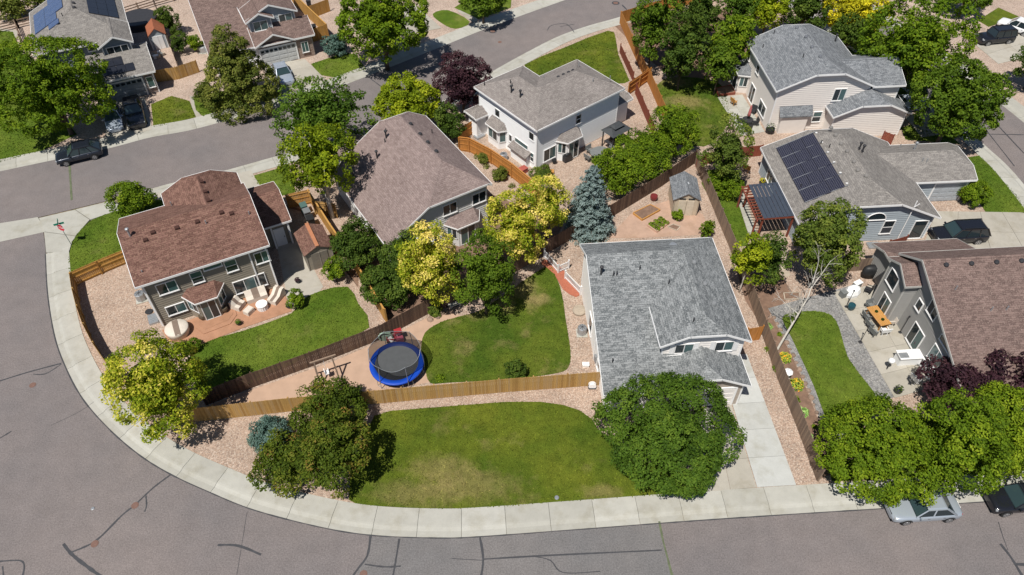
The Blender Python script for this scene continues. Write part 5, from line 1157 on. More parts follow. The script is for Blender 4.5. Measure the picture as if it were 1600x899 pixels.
# ------------------------------------------------------------------ cars
def car(label, px, heading, kind, paint, zc=.75, cat='car'):
    L, Wd, Hh = {'sedan': (4.85, 1.84, 1.45), 'suv': (4.95, 1.98, 1.78), 'cross': (4.5, 1.86, 1.62), 'jeep': (4.7, 1.95, 1.85), 'pickup': (5.8, 2.0, 1.9)}[kind]
    p = G(*px, zc); t = thing(kind if kind in ('sedan', 'pickup') else 'suv', label, cat, (p.x, p.y, 0.005), heading); w = Wd/2
    belt = {'sedan': .92, 'suv': 1.08, 'cross': 1.0, 'jeep': 1.12, 'pickup': 1.12}[kind]; hood = belt-.06 if kind != 'jeep' else belt
    gb = .22 if kind == 'sedan' else .3
    if kind == 'sedan': st = [(.5, .60, .62), (.485, .86, .70), (.40, .97, hood-.06), (.22, 1, hood), (0, 1, belt), (-.25, 1, belt), (-.38, .98, belt), (-.47, .93, belt-.06), (-.5, .72, .68)]
    elif kind == 'pickup': st = [(.5, .75, .75), (.49, .92, .98), (.40, .98, hood), (.2, 1, belt), (0, 1, belt), (-.1, 1, belt), (-.3, 1, belt), (-.485, .99, belt), (-.5, .94, belt-.15)]
    else: st = [(.5, .66, .70), (.485, .90, .86), (.41, .98, hood-.03), (.22, 1, hood), (0, 1, belt), (-.25, 1, belt), (-.40, .99, belt), (-.48, .95, belt), (-.5, .86, belt-.12)]
    m = MB(); rows = []
    for fx, fw, zt in st:
        x = fx*L; ww = w*fw; rows.append([(x, s_*a, z) for s_, a, z in ((1, 0, gb), (1, ww*.9, gb), (1, ww*.985, gb+.16), (1, ww, zt*.66), (1, ww*.965, zt-.07), (1, ww*.82, zt), (1, 0, zt+.035), (-1, ww*.82, zt), (-1, ww*.965, zt-.07), (-1, ww, zt*.66), (-1, ww*.985, gb+.16), (-1, ww*.9, gb))])
    n = 12; m.add([v for r in rows for v in r], [(i*n+k, i*n+(k+1) % n, (i+1)*n+(k+1) % n, (i+1)*n+k) for i in range(len(rows)-1) for k in range(n)]+[tuple(range(n))[::-1], tuple((len(rows)-1)*n+k for k in range(n))])
    body = m.build('body', paint, t, True); md = body.modifiers.new('sub', 'SUBSURF'); md.levels = 2; md.render_levels = 2
    fb, fr_, rr, rb = {'sedan': (.20, .06, -.22, -.37), 'suv': (.25, .10, -.40, -.49), 'cross': (.23, .07, -.30, -.48), 'jeep': (.17, .11, -.44, -.485), 'pickup': (.17, .07, -.09, -.13)}[kind]
    zb, zt = belt-.03, Hh; wb, wt = w*.90, w*.70
    def cab(k, dz=0, ins=0): return [((fb)*L-ins, k*(wb-ins), zb), (fr_*L-ins*.3, k*(wt-ins), zt-dz), (rr*L+ins*.3, k*(wt-ins), zt-dz), (rb*L+ins, k*(wb-ins), zb)]
    a, b = cab(-1, .05, .02), cab(1, .05, .02); gl = MB().add(a+b, [(0, 1, 2, 3)[::-1], (4, 5, 6, 7), (0, 4, 5, 1)[::-1], (3, 2, 6, 7)[::-1], (1, 5, 6, 2)[::-1]]); gl.build('windows', M_GLD, t)
    # windscreen with its own lighter tint
    A, B = cab(-1), cab(1)
    def lerp(p_, q_, k): return tuple(p_[i]+(q_[i]-p_[i])*k for i in range(3))
    wsn = MB().poly([lerp(A[0], A[1], .06), lerp(B[0], B[1], .06), lerp(B[0], B[1], .9), lerp(A[0], A[1], .9)]); wsn.build('windscreen', M_WSC, t)
    rf = MB().add([A[1], A[2], B[2], B[1], (A[1][0]-.12, A[1][1]*.8, zt+.05), (A[2][0]+.12, A[2][1]*.8, zt+.05), (B[2][0]+.12, B[2][1]*.8, zt+.05), (B[1][0]-.12, B[1][1]*.8, zt+.05)], [(4, 5, 6, 7)[::-1], (0, 1, 5, 4)[::-1], (1, 2, 6, 5)[::-1], (2, 3, 7, 6)[::-1], (3, 0, 4, 7)[::-1], (0, 3, 2, 1)[::-1]]); ro_ = rf.build('roof', paint, t)
    for P_ in (A, B):
        pl = MB(); pl.bar(P_[0], P_[1], .07, .07); pl.bar(P_[3], P_[2], .12, .09)
        for k in ((.42,) if kind in ('sedan', 'pickup') else (.36, .72)):
            pl.bar(lerp(P_[0], P_[3], k), lerp(P_[1], P_[2], k), .08, .05)
        pl.bar(P_[1], P_[2], .06, .06); pl.build('pillars', paint, t)
    if kind in ('suv', 'jeep'):
        for k in (-1, 1): MB().bar((fr_*L-.3, k*wt*.9, zt+.09), (rr*L+.3, k*wt*.9, zt+.09), .04, .04).build('roof_rail', M_BLACK, ro_)
    R_ = .33 if kind in ('sedan', 'cross') else .39
    for fx in (.305, -.30):
        for k in (-1, 1):
            x = fx*L; y = k*(w-.10); wl = empty('wheel', (x, y, R_)); wl.parent = t
            ty = MB()
            for q, rr_ in ((-.11, R_*.94), (-.09, R_), (.09, R_), (.11, R_*.94)):
                for i in range(18): an = 2*pi*i/18; ty.v.append((rr_*cos(an), q*1.0, rr_*sin(an)))
            for j in range(3):
                for i in range(18): ty.f.append((j*18+i, (j+1)*18+i, (j+1)*18+(i+1) % 18, j*18+(i+1) % 18))
            ty.f += [tuple(range(18)), tuple(range(54, 72))[::-1]]; ty.build('tyre', M_TYRE, wl)
            rm = MB(); 
            for i in range(5):
                an = 2*pi*i/5; rm.bar((0, k*.115, 0), (R_*.62*cos(an), k*.115, R_*.62*sin(an)), .03, .09)
            for i in range(16): an, a2 = 2*pi*i/16, 2*pi*(i+1)/16; rm.bar((R_*.64*cos(an), k*.112, R_*.64*sin(an)), (R_*.64*cos(a2), k*.112, R_*.64*sin(a2)), .03, .03)
            rm.build('rim', M_RIM, wl)
            ar = MB(); N_ = 14
            for i in range(N_):
                an, a2 = pi*i/N_-.1, pi*(i+1)/N_+.0; ar.add([(x+(R_+.02)*cos(an), k*(w+.004), R_+(R_+.02)*sin(an)), (x+(R_+.02)*cos(a2), k*(w+.004), R_+(R_+.02)*sin(a2)), (x+(R_+.08)*cos(a2), k*(w+.002), R_+(R_+.08)*sin(a2)), (x+(R_+.08)*cos(an), k*(w+.002), R_+(R_+.08)*sin(an))], [(0, 1, 2, 3)])
            ar.build('wheel_arch', M_BLACK, body)
    hl = M_CHROME
    for k in (-1, 1):
        MB().box((L*.468, k*w*.70, hood-.2), (.14, .34, .11), -k*.35).build('headlight', basic('lamp_glass', (.32, .34, .36), .1, .02), t)
        MB().box((-L*.452, k*w*.66, belt-.19), (.1, .32, .14), k*.25).build('taillight', M_RED, t)
        MB().box((fb*L-.25, k*(w+.06), belt+.08), (.12, .2, .13)).build('mirror', paint, t)
        for q in (.02, -.2): MB().box((q*L, k*(w+.004), belt-.16), (.16, .025, .03)).build('door_handle', M_CHROME if kind != 'jeep' else M_BLACK, body)
    MB().box((L*.487, 0, hood-.25), (.06, w*.8, .16)).build('grille', M_BLACK, t); MB().box((-L*.497, 0, .62), (.04, .5, .14)).build('number_plate', M_WHITE, t)
    MB().box((L*.485, 0, .36), (.1, w*1.5, .12)).build('bumper', M_BLACK, t)
    if kind == 'pickup': MB().box((-.31*L, 0, belt+.03), (L*.33, w*1.55, .06)).build('bed_cover', M_BLACK, t)
    if kind == 'jeep':
        MB().lathe([(.36, -.1), (.38, 0), (.36, .1)], (0, 0, 0), 16).build('spare_wheel', M_TYRE, t); t.children[-1].location = (-L*.5-.1, 0, 1.0); t.children[-1].rotation_euler = (0, pi/2, 0)
    return t
def paint(name, c, metal=.4, rough=.25):
    k = NT(name); k.b.inputs['Coat Weight'].default_value = .6; k.b.inputs['Coat Roughness'].default_value = .05; return k.done(c, rough, .5, metal)
P_SILV = paint('silver_paint', (.42, .47, .53)); P_BLK = paint('black_paint', (.012, .013, .018), .1); P_NAVY = paint('slate_blue_paint', (.022, .028, .042)); P_BLUE2 = paint('pale_blue_paint', (.40, .46, .55)); P_WHT = paint('white_paint', (.75, .76, .78), 0); P_GREY = paint('grey_paint', (.30, .33, .36))
SD = radians(3.9)
car('silver sedan parked at the kerb under the big green trees', (1443, 793), SD+pi, 'sedan', P_SILV, .6)
car('black suv parked behind the silver sedan at the frame edge', (1596, 779), SD+pi, 'cross', P_BLK, .7)
car('slate blue crossover parked at the far kerb below the huge shade tree', (123, 239), radians(24.4)+pi, 'cross', P_NAVY, .7)
car('black pickup truck in the driveway of the dark blue house', (209, 174), radians(26-90), 'pickup', P_BLK, .8, 'truck')
car('blue grey car beside the black pickup under the shade tree', (176, 183), radians(26-90), 'sedan', P_BLUE2, .7)
car('pale blue sedan in the driveway of the brick garage house', (441, 113), radians(27-90), 'sedan', P_BLUE2, .7)
car('black suv in the solar roofed house driveway', (1499, 364), radians(4.2)+pi, 'suv', P_BLK, .8)
car('silver car half hidden by the garage of the slate roofed house', (1424, 162), radians(4.8), 'sedan', P_SILV, .7)
car('black jeep style suv parked across the side street', (1556, 56), radians(10)+pi, 'jeep', P_BLK, .9)
car('white car beside the black jeep style suv', (1590, 40), radians(-48)+pi, 'cross', P_WHT, .8)

# ------------------------------------------------------------------ street sign
p = G(111.7, 383, LZ); t = thing('stop_sign', 'red octagonal stop sign with green street name blades on the corner', 'sign', (p.x, p.y, .12))
MB().tube([(0, 0, 0), (0, 0, 2.75)], .035, 8).build('pole', M_GALV, t)
SA = radians(200)
ux, uy = cos(SA), sin(SA)
def octo(r, y0, y1, mat, name, par=t):
    m = MB(); P_ = [(r*cos(pi/8+k*pi/4), r*sin(pi/8+k*pi/4)) for k in range(8)]
    m.add([(a, y0, b) for a, b in P_]+[(a, y1, b) for a, b in P_], [tuple(range(8)), tuple(range(8, 16))[::-1]]+[(i, 8+i, 8+(i+1) % 8, (i+1) % 8) for i in range(8)]); o = m.build(name, mat, par); return o
plate = octo(.44, -.045, -.04, M_WHITE, 'sign_rim'); plate.location = (0, 0, 2.2); plate.rotation_euler = (0, 0, radians(-18))
o2 = octo(.40, -.05, -.0455, M_SIGNRED, 'sign_face', plate)
tx = bpy.data.curves.new('stop_text', 'FONT'); tx.body = 'STOP'; tx.size = .33; tx.align_x = 'CENTER'; tx.align_y = 'CENTER'; tx.extrude = .002
_tmp = bpy.data.objects.new('tmp', tx); COL.objects.link(_tmp); bpy.context.view_layer.update(); _me = bpy.data.meshes.new_from_object(_tmp); bpy.data.objects.remove(_tmp); _me.materials.clear()
to = link('lettering', _me, plate); to.location = (0, -.053, 0); to.rotation_euler = (pi/2, 0, 0); _me.materials.append(M_WHITE)
for a, z in ((radians(24), 2.62), (radians(114), 2.85)): MB().box((0, 0, z), (.85, .02, .2), a).build('name_blade', M_SIGNGREEN, t)

# ------------------------------------------------------------------ trampoline
p = G(620, 573, YZ); p = G(620, 567.5, .95); t = thing('trampoline', 'round trampoline with blue pad and black net in the fenced yard', 'trampoline', (p.x, p.y, YZ)); R_ = 2.1
MB().lathe([(R_-.42, .86), (R_-.40, .93), (R_-.05, .93), (R_+.03, .88), (R_+.02, .78), (R_-.02, .78)], n=40).build('blue_pad', M_BLUEPAD, t, True)
t_pad = t.children[-1]; t_pad.data.polygons[-1].select = False
MB().lathe([(R_-.4, .87), (R_-.41, .885), (.01, .885)], n=40).build('jump_mat', M_MAT, t)
k = NT('net_mesh'); k.b.inputs['Alpha'].default_value = .62; M_NET = k.done((.02, .02, .022), .9, .1)
net = MB(); N_ = 40
for i in range(N_):
    a, b = 2*pi*i/N_, 2*pi*(i+1)/N_; r1, r2 = R_-.42, R_-.12
    sag = lambda q: 2.55-.22*abs(sin(3*q))
    net.add([(r1*cos(a), r1*sin(a), .9), (r1*cos(b), r1*sin(b), .9), (r2*cos(b), r2*sin(b), sag(b)), (r2*cos(a), r2*sin(a), sag(a))], [(0, 1, 2, 3)])
net.build('safety_net', M_NET, t)
MB().tube([((R_-.12)*cos(2*pi*i/48), (R_-.12)*sin(2*pi*i/48), 2.56-.22*abs(sin(3*2*pi*i/48))) for i in range(49)], .018, 6, False).build('net_hoop', M_GALV, t)
for k_ in range(6):
    a = k_*pi/3; MB().tube([((R_+.03)*cos(a), (R_+.03)*sin(a), .05), ((R_+.03)*cos(a), (R_+.03)*sin(a), 1.1), ((R_-.1)*cos(a), (R_-.1)*sin(a), 2.6)], .028, 6).build('net_pole', M_GALV, t)
    a0, a1 = a-.2, a+.2; MB().tube([((R_-.03)*cos(a0), (R_-.03)*sin(a0), .85), ((R_-.03)*cos(a0), (R_-.03)*sin(a0), .02), ((R_-.03)*cos(a1), (R_-.03)*sin(a1), .02), ((R_-.03)*cos(a1), (R_-.03)*sin(a1), .85)], .025, 6).build('leg', M_GALV, t)
# swing frame and toys
p = G(513, 590, YZ); t = thing('swing_frame', 'old timber swing frame with a white baby seat on the sand', 'swing', (p.x, p.y, YZ), radians(24))
for x in (-.75, .75):
    for y in (-.75, .75): MB().bar((x, y, 0), (x*.9, 0, 2.35), .1, .1).build('leg', M_WOOD_G, t)
    MB().bar((x, -.45, .8), (x, .45, .8), .08, .08).build('crosspiece', M_WOOD_G, t)
MB().bar((-1.0, 0, 2.35), (1.0, 0, 2.35), .11, .13).build('beam', M_WOOD_G, t)
for y in (-.15, .15): MB().tube([(.0, y, 2.3), (.0, y*1.3, .75)], .012, 4).build('rope', M_WHITE, t)
MB().box((0, 0, .65), (.32, .4, .1)).box((-.15, 0, .82), (.05, .4, .35)).box((.15, 0, .8), (.05, .4, .2)).build('baby_seat', M_WHITE, t)
p = G(604, 534, YZ); t = thing('toy_climber', 'pale green plastic toy arch climber by the dark fence', 'toy', (p.x, p.y, YZ)); MB().tube([(.55*cos(a), 0, .55+.55*sin(a)) for a in np.linspace(-.6, pi+.6, 14)], .07, 8).build('arch', M_GREENP, t); MB().box((0, .25, .35), (.7, .4, .7)).build('base', M_GREENP, t); MB().bar((.3, 0, .6), (.9, -.5, .1), .4, .05).build('slide', M_WHITE, t)
p = G(613, 534, YZ); t = thing('toy_wagon', 'red plastic toy wagon between trampoline and dark fence', 'toy', (p.x, p.y, YZ)); MB().box((0, 0, .35), (.8, .45, .1)).box((0, .2, .48), (.8, .05, .2)).box((0, -.2, .48), (.8, .05, .2)).box((.38, 0, .48), (.05, .45, .2)).box((-.38, 0, .48), (.05, .45, .2)).build('tub', M_RED, t)
for x in (-.28, .28):
    for y in (-.2, .2): MB().lathe([(.14, -.03), (.15, 0), (.14, .03)], n=12).build('wheel', M_BLACK, t); t.children[-1].location = (x, y, .15); t.children[-1].rotation_euler = (pi/2, 0, 0)
p = G(624, 531, YZ); t = thing('toy_car', 'pink and red ride-on toy car against the dark fence', 'toy', (p.x, p.y, YZ), .4); MB().box((0, 0, .35), (.6, .9, .4)).build('body', M_PINK, t); MB().bar((-.25, 0, .5), (-.25, 0, 1.1), .07, .07).bar((.25, 0, .5), (.25, 0, 1.1), .07, .07).box((0, 0, 1.12), (.6, .5, .07)).build('canopy', M_RED, t); MB().box((0, .1, .65), (.35, .2, .3)).build('seat', M_WHITE, t)
p = G(711, 479, YZ); t = thing('stone_bench', 'grey stone slab bench at the foot of the golden trees', 'bench', (p.x, p.y, YZ), radians(28)); MB().box((0, 0, .4), (1.2, .5, .1)).build('seat', M_CONC, t)
for x in (-.4, .4): MB().box((x, 0, .18), (.15, .4, .36)).build('leg', M_CONC, t)

# ------------------------------------------------------------------ utility boxes, bins, furniture
def ac(label, px, s_=.75, rz=0):
    p = G(*px, YZ); t = thing('air_conditioner', label, 'air conditioner', (p.x, p.y, YZ), rz)
    MB().box((0, 0, .03), (s_+.15, s_+.15, .06)).build('pad', M_CONC, t); m = MB()
    m.lathe([(s_*.5, .06), (s_*.52, .1), (s_*.52, .75), (s_*.46, .8), (s_*.2, .81)], n=8); m.build('casing', M_GALV, t); g_ = MB()
    for k in range(8): a = k*pi/4; g_.bar((0, 0, .83), (s_*.42*cos(a), s_*.42*sin(a), .83), .02, .02)
    g_.build('fan_guard', M_DARK, t)
ac('air conditioner on the gravel beside the grey roofed house', (909, 521)); ac('air conditioner on the gravel at the end of the taupe house', (222, 468), .8, .4); ac('round air conditioner beside the white house bay window', (787, 250), .75); ac('white air conditioner by the pale side wall at the top', (318, 82), .8)
p = G(905, 487, YZ); tag(MB().lathe([(.55, 0), (.58, .2), (.5, .3), (.1, .36)], n=18).build('sandbox_lid', M_FLAG), 'round tan sandbox with lid beside the grey roofed house', 'sandbox').location = (p.x, p.y, YZ)
p = G(915, 572, YZ); tag(MB().box((0, 0, .12), (.5, .3, .24)).box((0, 0, .26), (.56, .36, .05)).build('utility_box', M_WHITE), 'small white utility box inside the tan fence end', 'box').location = (p.x, p.y, YZ)
p = G(925, 606, YZ); t = thing('hose_reel', 'white and dark hose reel at the fence end by the grey house', 'hose reel', (p.x, p.y, YZ)); MB().lathe([(.3, -.14), (.3, -.1), (.14, -.09), (.14, .09), (.3, .1), (.3, .14)], n=14).build('drum', M_WHITE, t); t.children[0].rotation_euler = (pi/2, 0, 0); t.children[0].location = (0, 0, .34); MB().box((0, 0, .1), (.6, .4, .06)).bar((-.25, 0, .1), (0, 0, .4), .05, .05).build('stand', M_DARK, t)
p = G(870, 778, LZ); tag(MB().lathe([(.16, 0), (.16, .05), (.13, .08), (.02, .08)], n=14).build('sprinkler_valve', M_GALV), 'small round valve lid in the front lawn', 'valve').location = (p.x, p.y, LZ)
def wwell(label, px, rz):
    p = G(*px, YZ); t = thing('window_well', label, 'window well', (p.x, p.y, YZ), rz); MB().box((0, 0, .1), (1.1, .75, .2)).build('rim', M_GALV, t)
    for k in range(6): MB().box((-.45+k*.18, 0, .22), (.05, .7, .04)).build('slat', M_GALV, t)
wwell('grey window well cover against the taupe house end wall', (240, 500), radians(27+90)); wwell('dark window well cover at the white house side', (749, 214), radians(40)); wwell('small window well at the solar house front', (1364, 385), radians(4))
p = G(233, 488, YZ); t = thing('satellite_dish', 'dark satellite dish on a post by the taupe house', 'dish', (p.x, p.y, YZ)); MB().tube([(0, 0, 0), (0, 0, .7)], .03, 6).build('post', M_DARK, t); MB().lathe([(.02, 0), (.2, .03), (.32, .1)], n=14).build('dish', M_DARK, t); t.children[-1].location = (0, 0, .75); t.children[-1].rotation_euler = (.9, 0, .5)
def bin_(label, px, mat, rz):
    p = G(*px, YZ); t = thing('wheelie_bin', label, 'bin', (p.x, p.y, YZ), rz); MB().add([(-.24, -.28, .05), (.24, -.28, .05), (.24, .28, .05), (-.24, .28, .05), (-.3, -.36, 1.0), (.3, -.36, 1.0), (.3, .36, 1.0), (-.3, .36, 1.0)], [(3, 2, 1, 0), (0, 1, 5, 4), (1, 2, 6, 5), (2, 3, 7, 6), (3, 0, 4, 7), (4, 5, 6, 7)]).build('body', mat, t); MB().box((0, 0, 1.04), (.64, .78, .08)).build('lid', mat, t)
    for y in (-.24, .24): MB().lathe([(.11, -.03), (.12, 0), (.11, .03)], n=10).build('wheel', M_BLACK, t); t.children[-1].location = (-.26, y, .12); t.children[-1].rotation_euler = (0, pi/2, 0)
bin_('green wheelie bin at the honey fence beside the taupe garage', (477, 333), basic('bin_green', (.07, .13, .12), .5), .5); bin_('grey wheelie bin in the middle of the three by the honey fence', (482, 342), basic('bin_grey', (.16, .17, .18), .5), .5); bin_('black wheelie bin nearest the taupe shed', (488, 353), M_BLACK, .5)
bin_('blue grey wheelie bin at the pale house by the honey fences', (484, 12), M_DARK, .2); bin_('black wheelie bin inside the honey gate', (492, 52), M_BLACK, .3)
# patio furniture at the taupe house
CA = radians(27.2)
p = G(280, 521, YZ); t = thing('covered_hot_tub', 'round tub under a cream cover with brown stripe on the terracotta patio', 'hot tub', (p.x, p.y, YZ+.04), CA); MB().lathe([(.85, 0), (.92, .5), (.95, .66), (.9, .72), (.4, .80), (.02, .82)], n=28).build('cover', M_CANVAS, t, True)
st = MB(); xs = np.linspace(-.93, .93, 15); hz2 = lambda r: .835-.14*(r/.93)**2.2
for a, b in zip(xs, xs[1:]): st.add([(-.22, a, hz2(abs(a))+.01), (.22, a, hz2(abs(a))+.01), (.22, b, hz2(abs(b))+.01), (-.22, b, hz2(abs(b))+.01)], [(0, 1, 2, 3)])
st.build('stripe', M_STRIPE, t)
def sofa(label, px, rz, w, d, h, stripe=True, name='covered_sofa', cat='sofa'):
    p = G(*px, YZ); t = thing(name, label, cat, (p.x, p.y, YZ+.045), rz); m = MB()
    prof = [(-d/2, 0), (d/2, 0), (d/2, h*.5), (d*.05, h*.55), (-d*.3, h), (-d/2, h*.96)]   # x = depth, front at +
    for sgn in (-1, 1): pass
    n = len(prof); vs = [(-w/2, -a, b) for a, b in prof]+[(w/2, -a, b) for a, b in prof]; m.add(vs, [tuple(range(n)), tuple(range(n, 2*n))[::-1]]+[(i, n+i, n+(i+1) % n, (i+1) % n) for i in range(n)]); m.build('cover', M_CANVAS, t)
    if stripe:
        s_ = MB(); q = prof[2:]
        for (a, b), (c, e) in zip(q, q[1:]): s_.add([(-w*.16, -a, b+.012), (w*.16, -a, b+.012), (w*.16, -c, e+.012), (-w*.16, -c, e+.012)], [(0, 1, 2, 3)[::-1]])
        s_.build('stripe', M_STRIPE, t)
sofa('cream covered sofa with brown stripe under the wide taupe house window', (402, 466), CA, 1.75, .9, .85)
sofa('cream covered armchair with brown stripe beside the bay steps', (373, 480), CA+.75, .95, .9, .85, name='covered_armchair', cat='chair'); sofa('cream covered lounge chair at the far end of the terracotta patio', (433, 467), CA-.85, .85, 1.5, .85, name='covered_lounge_chair', cat='chair')
p = G(390, 489, YZ); tag(MB().box((0, 0, .2), (.75, .6, .4)).box((0, 0, .42), (.68, .53, .05)).build('ottoman', M_CANVAS), 'square cream ottoman beside the covered armchair', 'ottoman').location = (p.x, p.y, YZ+.045); bpy.data.objects['ottoman'].rotation_euler.z = CA+.6
p = G(411, 482, YZ); t = thing('round_table', 'round white fluted table between the cream covered chairs', 'table', (p.x, p.y, YZ+.045)); m = MB()
for i in range(32):
    a = 2*pi*i/32; b = 2*pi*(i+1)/32; r0 = .44 if i % 2 else .47; r1 = .47 if i % 2 else .44; m.add([(r0*cos(a), r0*sin(a), 0), (r1*cos(b), r1*sin(b), 0), (r1*cos(b), r1*sin(b), .5), (r0*cos(a), r0*sin(a), .5)], [(0, 1, 2, 3)])
m.build('skirt', M_WHITE, t); MB().lathe([(.48, .5), (.48, .54), (.02, .55)], n=28).build('tabletop', M_WHITE, t)
def pot(label, px, r=.25, h=.35, plant=None, mat=M_DARK, z=YZ):
    p = G(*px, z); t = thing('plant_pot', label, 'plant pot', (p.x, p.y, z+.04)); MB().lathe([(r*.6, 0), (r, h*.6), (r*.92, h), (r*.75, h), (r*.7, h*.9), (.01, h*.88)], n=14).build('pot', mat, t)
    if plant:
        n = 60; u = unit(n); u[:, 2] = abs(u[:, 2]); link('foliage', quads_mesh('foliage', u*r*1.1+np.array([0, 0, h]), u, .14*np.ones(n), RNG.normal(.5, .2, n), LF[plant], .6), t)
M_URN = basic('bronze_urn', (.11, .085, .06), .5, .2)
pot('bronze urn left of the taupe house bay door', (318, 499), .3, .5, None, M_URN, .2); pot('bronze urn right of the taupe house bay door', (352, 487), .3, .5, None, M_URN, .2); pot('dark pot with a small plant at the patio edge', (374, 508), .22, .35, 'green'); pot('dark pot with green plant at the patio end', (452, 481), .25, .3, 'green'); pot('pot with purple plant along the taupe side wall', (466, 442), .22, .3, 'purple'); pot('dark red glazed pot by the dark fence near the empty bed', (1021, 313), .38, .55, None, basic('red_glaze', (.17, .03, .03), .35))
pot('black round pot at the slate house corner', (1202, 208), .5, .6, 'dark', M_BLACK); pot('dark pot at the bottom of the greige patio', (1401, 614), .3, .45, 'dark', M_DARK); pot('teal ceramic pot on the greige patio', (1328, 484), .32, .6, None, basic('teal_glaze', (.02, .07, .09), .3)); pot('dark pot at the white house door', (866, 256), .25, .5, None, M_BLACK)
# white lantern in the bed
p = G(1227, 592, YZ); t = thing('garden_lantern', 'white stone pagoda lantern between the daylilies', 'lantern', (p.x, p.y, YZ))
MB().lathe([(.28, 0), (.3, .08), (.16, .14), (.13, .5), (.26, .58), (.26, .64)], n=8).build('pedestal', M_WHITEW, t); MB().lathe([(.18, .64), (.18, .9), (.1, .9)], n=6).build('lamp_box', M_WHITEW, t); MB().lathe([(.38, .88), (.34, .95), (.12, 1.08), (.06, 1.2), (.01, 1.22)], n=8).build('cap', M_WHITEW, t)
# the greige house patio
p = G(1368, 503, YZ); t = thing('patio_table', 'long orange wooden dining table on the greige house patio', 'table', (p.x, p.y, .15), radians(4.2+100))
for k in range(6): MB().box((0, -.42+k*.168, .74), (2.1, .155, .04)).build('plank', M_TABLEW, t)
for x in (-.9, .9):
    for y in (-.36, .36): MB().box((x, y, .36), (.08, .08, .72)).build('leg', M_TABLEW, t)
for x in (-.5, .4): MB().lathe([(.12, .76), (.14, .86), (.02, .88)], (x, 0, 0), 10).build('centrepiece', LF['dark'], t)
def chair(label, px, rz, mat, z=.15, group=None):
    p = G(*px, z); t = thing('patio_chair', label, 'chair', (p.x, p.y, z), rz, group)
    MB().box((0, 0, .43), (.5, .5, .06)).build('seat', mat, t); MB().bar((-.24, -.2, .45), (-.32, -.2, .95), .4, .04).bar((-.26, .2, .45), (-.34, .2, .95), .4, .04).build('backrest', mat, t)
    for x in (-.21, .21):
        for y in (-.21, .21): MB().box((x, y, .21), (.04, .04, .42)).build('leg', mat, t)
    for y in (-.26, .26): MB().bar((-.25, y, .65), (.22, y, .65), .05, .04).build('arm', mat, t)
M_CHG = basic('grey_resin', (.17, .18, .18), .6)
for k, (x, y, a, lab) in enumerate(((1352, 500, 0, 'grey patio chair on the lawn side of the orange table, nearer the teal pot'), (1357, 512, 0, 'grey patio chair on the lawn side of the orange table, at its lower half'), (1363, 524, .2, 'grey patio chair tucked at the lower corner of the orange table'), (1382, 497, pi, 'grey patio chair on the house side of the orange table'), (1358, 483, -1.4, 'grey patio chair at the upper end of the orange table'))): chair(lab, (x, y), radians(10)+a, M_CHG)
chair('light cushioned chair on the house side of the orange table', (1388, 507), pi, M_CANVAS); chair('white draped chair at the lower end of the orange table', (1379, 522), 1.7, M_WHITEW); chair('dark adirondack style chair by the covered grill', (1354, 457), 2.6, M_DARK)
chair('white chair at the shaded edge of the white counter', (1428, 598), .3, M_WHITE)
p = G(1393, 483, YZ); t = thing('side_table', 'small orange wooden side table against the greige wall', 'table', (p.x, p.y, .15), .1); MB().box((0, 0, .7), (.9, .6, .05)).build('tabletop', M_TABLEW, t)
for x in (-.4, .4):
    for y in (-.25, .25): MB().box((x, y, .34), (.05, .05, .68)).build('leg', M_DARK, t)
MB().box((0, 0, .25), (.8, .5, .04)).build('shelf', M_DARK, t)
p = G(1330, 460, YZ); t = thing('covered_furniture', 'heap of patio furniture under a white tarpaulin', 'furniture', (p.x, p.y, .15), .4); MB().lathe([(.75, 0), (.8, .3), (.6, .7), (.35, .85), (.02, .9)], n=9, sx=1, sy=.7).build('tarpaulin', M_WHITEW, t); MB().box((-.9, .1, .3), (.5, .5, .6)).build('crate', M_CHG, t)
p = G(1357, 432, YZ); t = thing('grill', 'black covered grill by the brown fence', 'grill', (p.x, p.y, .15), radians(4)); MB().lathe([(.75, 0), (.8, .6), (.78, .95), (.6, 1.15), (.2, 1.25)], n=14, sy=.5).build('cover', M_BLACK, t, True); MB().box((0, -.35, .5), (.6, .05, .1)).build('strap', M_DARK, t)
p = G(1386, 437, YZ); t = thing('covered_fire_pit', 'pale covered kettle on a stone base by the greige wall', 'grill', (p.x, p.y, .15)); MB().box((0, 0, .3), (.9, .9, .6)).build('base', M_CONC, t); MB().lathe([(.4, .6), (.42, .85), (.25, 1.1), (.02, 1.15)], n=12).build('cover', M_GALV, t, True)
p = G(1424, 572, YZ); t = thing('counter', 'white L shaped outdoor counter on the greige patio', 'counter', (p.x, p.y, .15), radians(4.2)); MB().box((.1, .45, .42), (2.5, .8, .84)).build('base', M_WHITEW, t); MB().box((.1, .45, .88), (2.65, .95, .07)).build('counter_top', M_WHITE, t); MB().box((1.0, -.75, .42), (.75, 1.6, .84)).build('base', M_WHITEW, t); MB().box((1.0, -.8, .875), (.9, 1.65, .07)).build('counter_top', M_WHITE, t); MB().box((-.85, .35, .95), (.7, .5, .06)).build('sink', M_GALV, t)
p = G(1391, 568, .9); t = thing('globe_lamp', 'white globe lamp on a post beside the white counter', 'lamp', (p.x, p.y, .15)); MB().tube([(0, 0, 0), (0, 0, .85)], .04, 8).build('post', M_DARK, t); MB().lathe([(.05, .85), (.2, .93), (.26, 1.08), (.2, 1.24), (.03, 1.3)], n=14).build('globe', M_WHITEW, t, True)
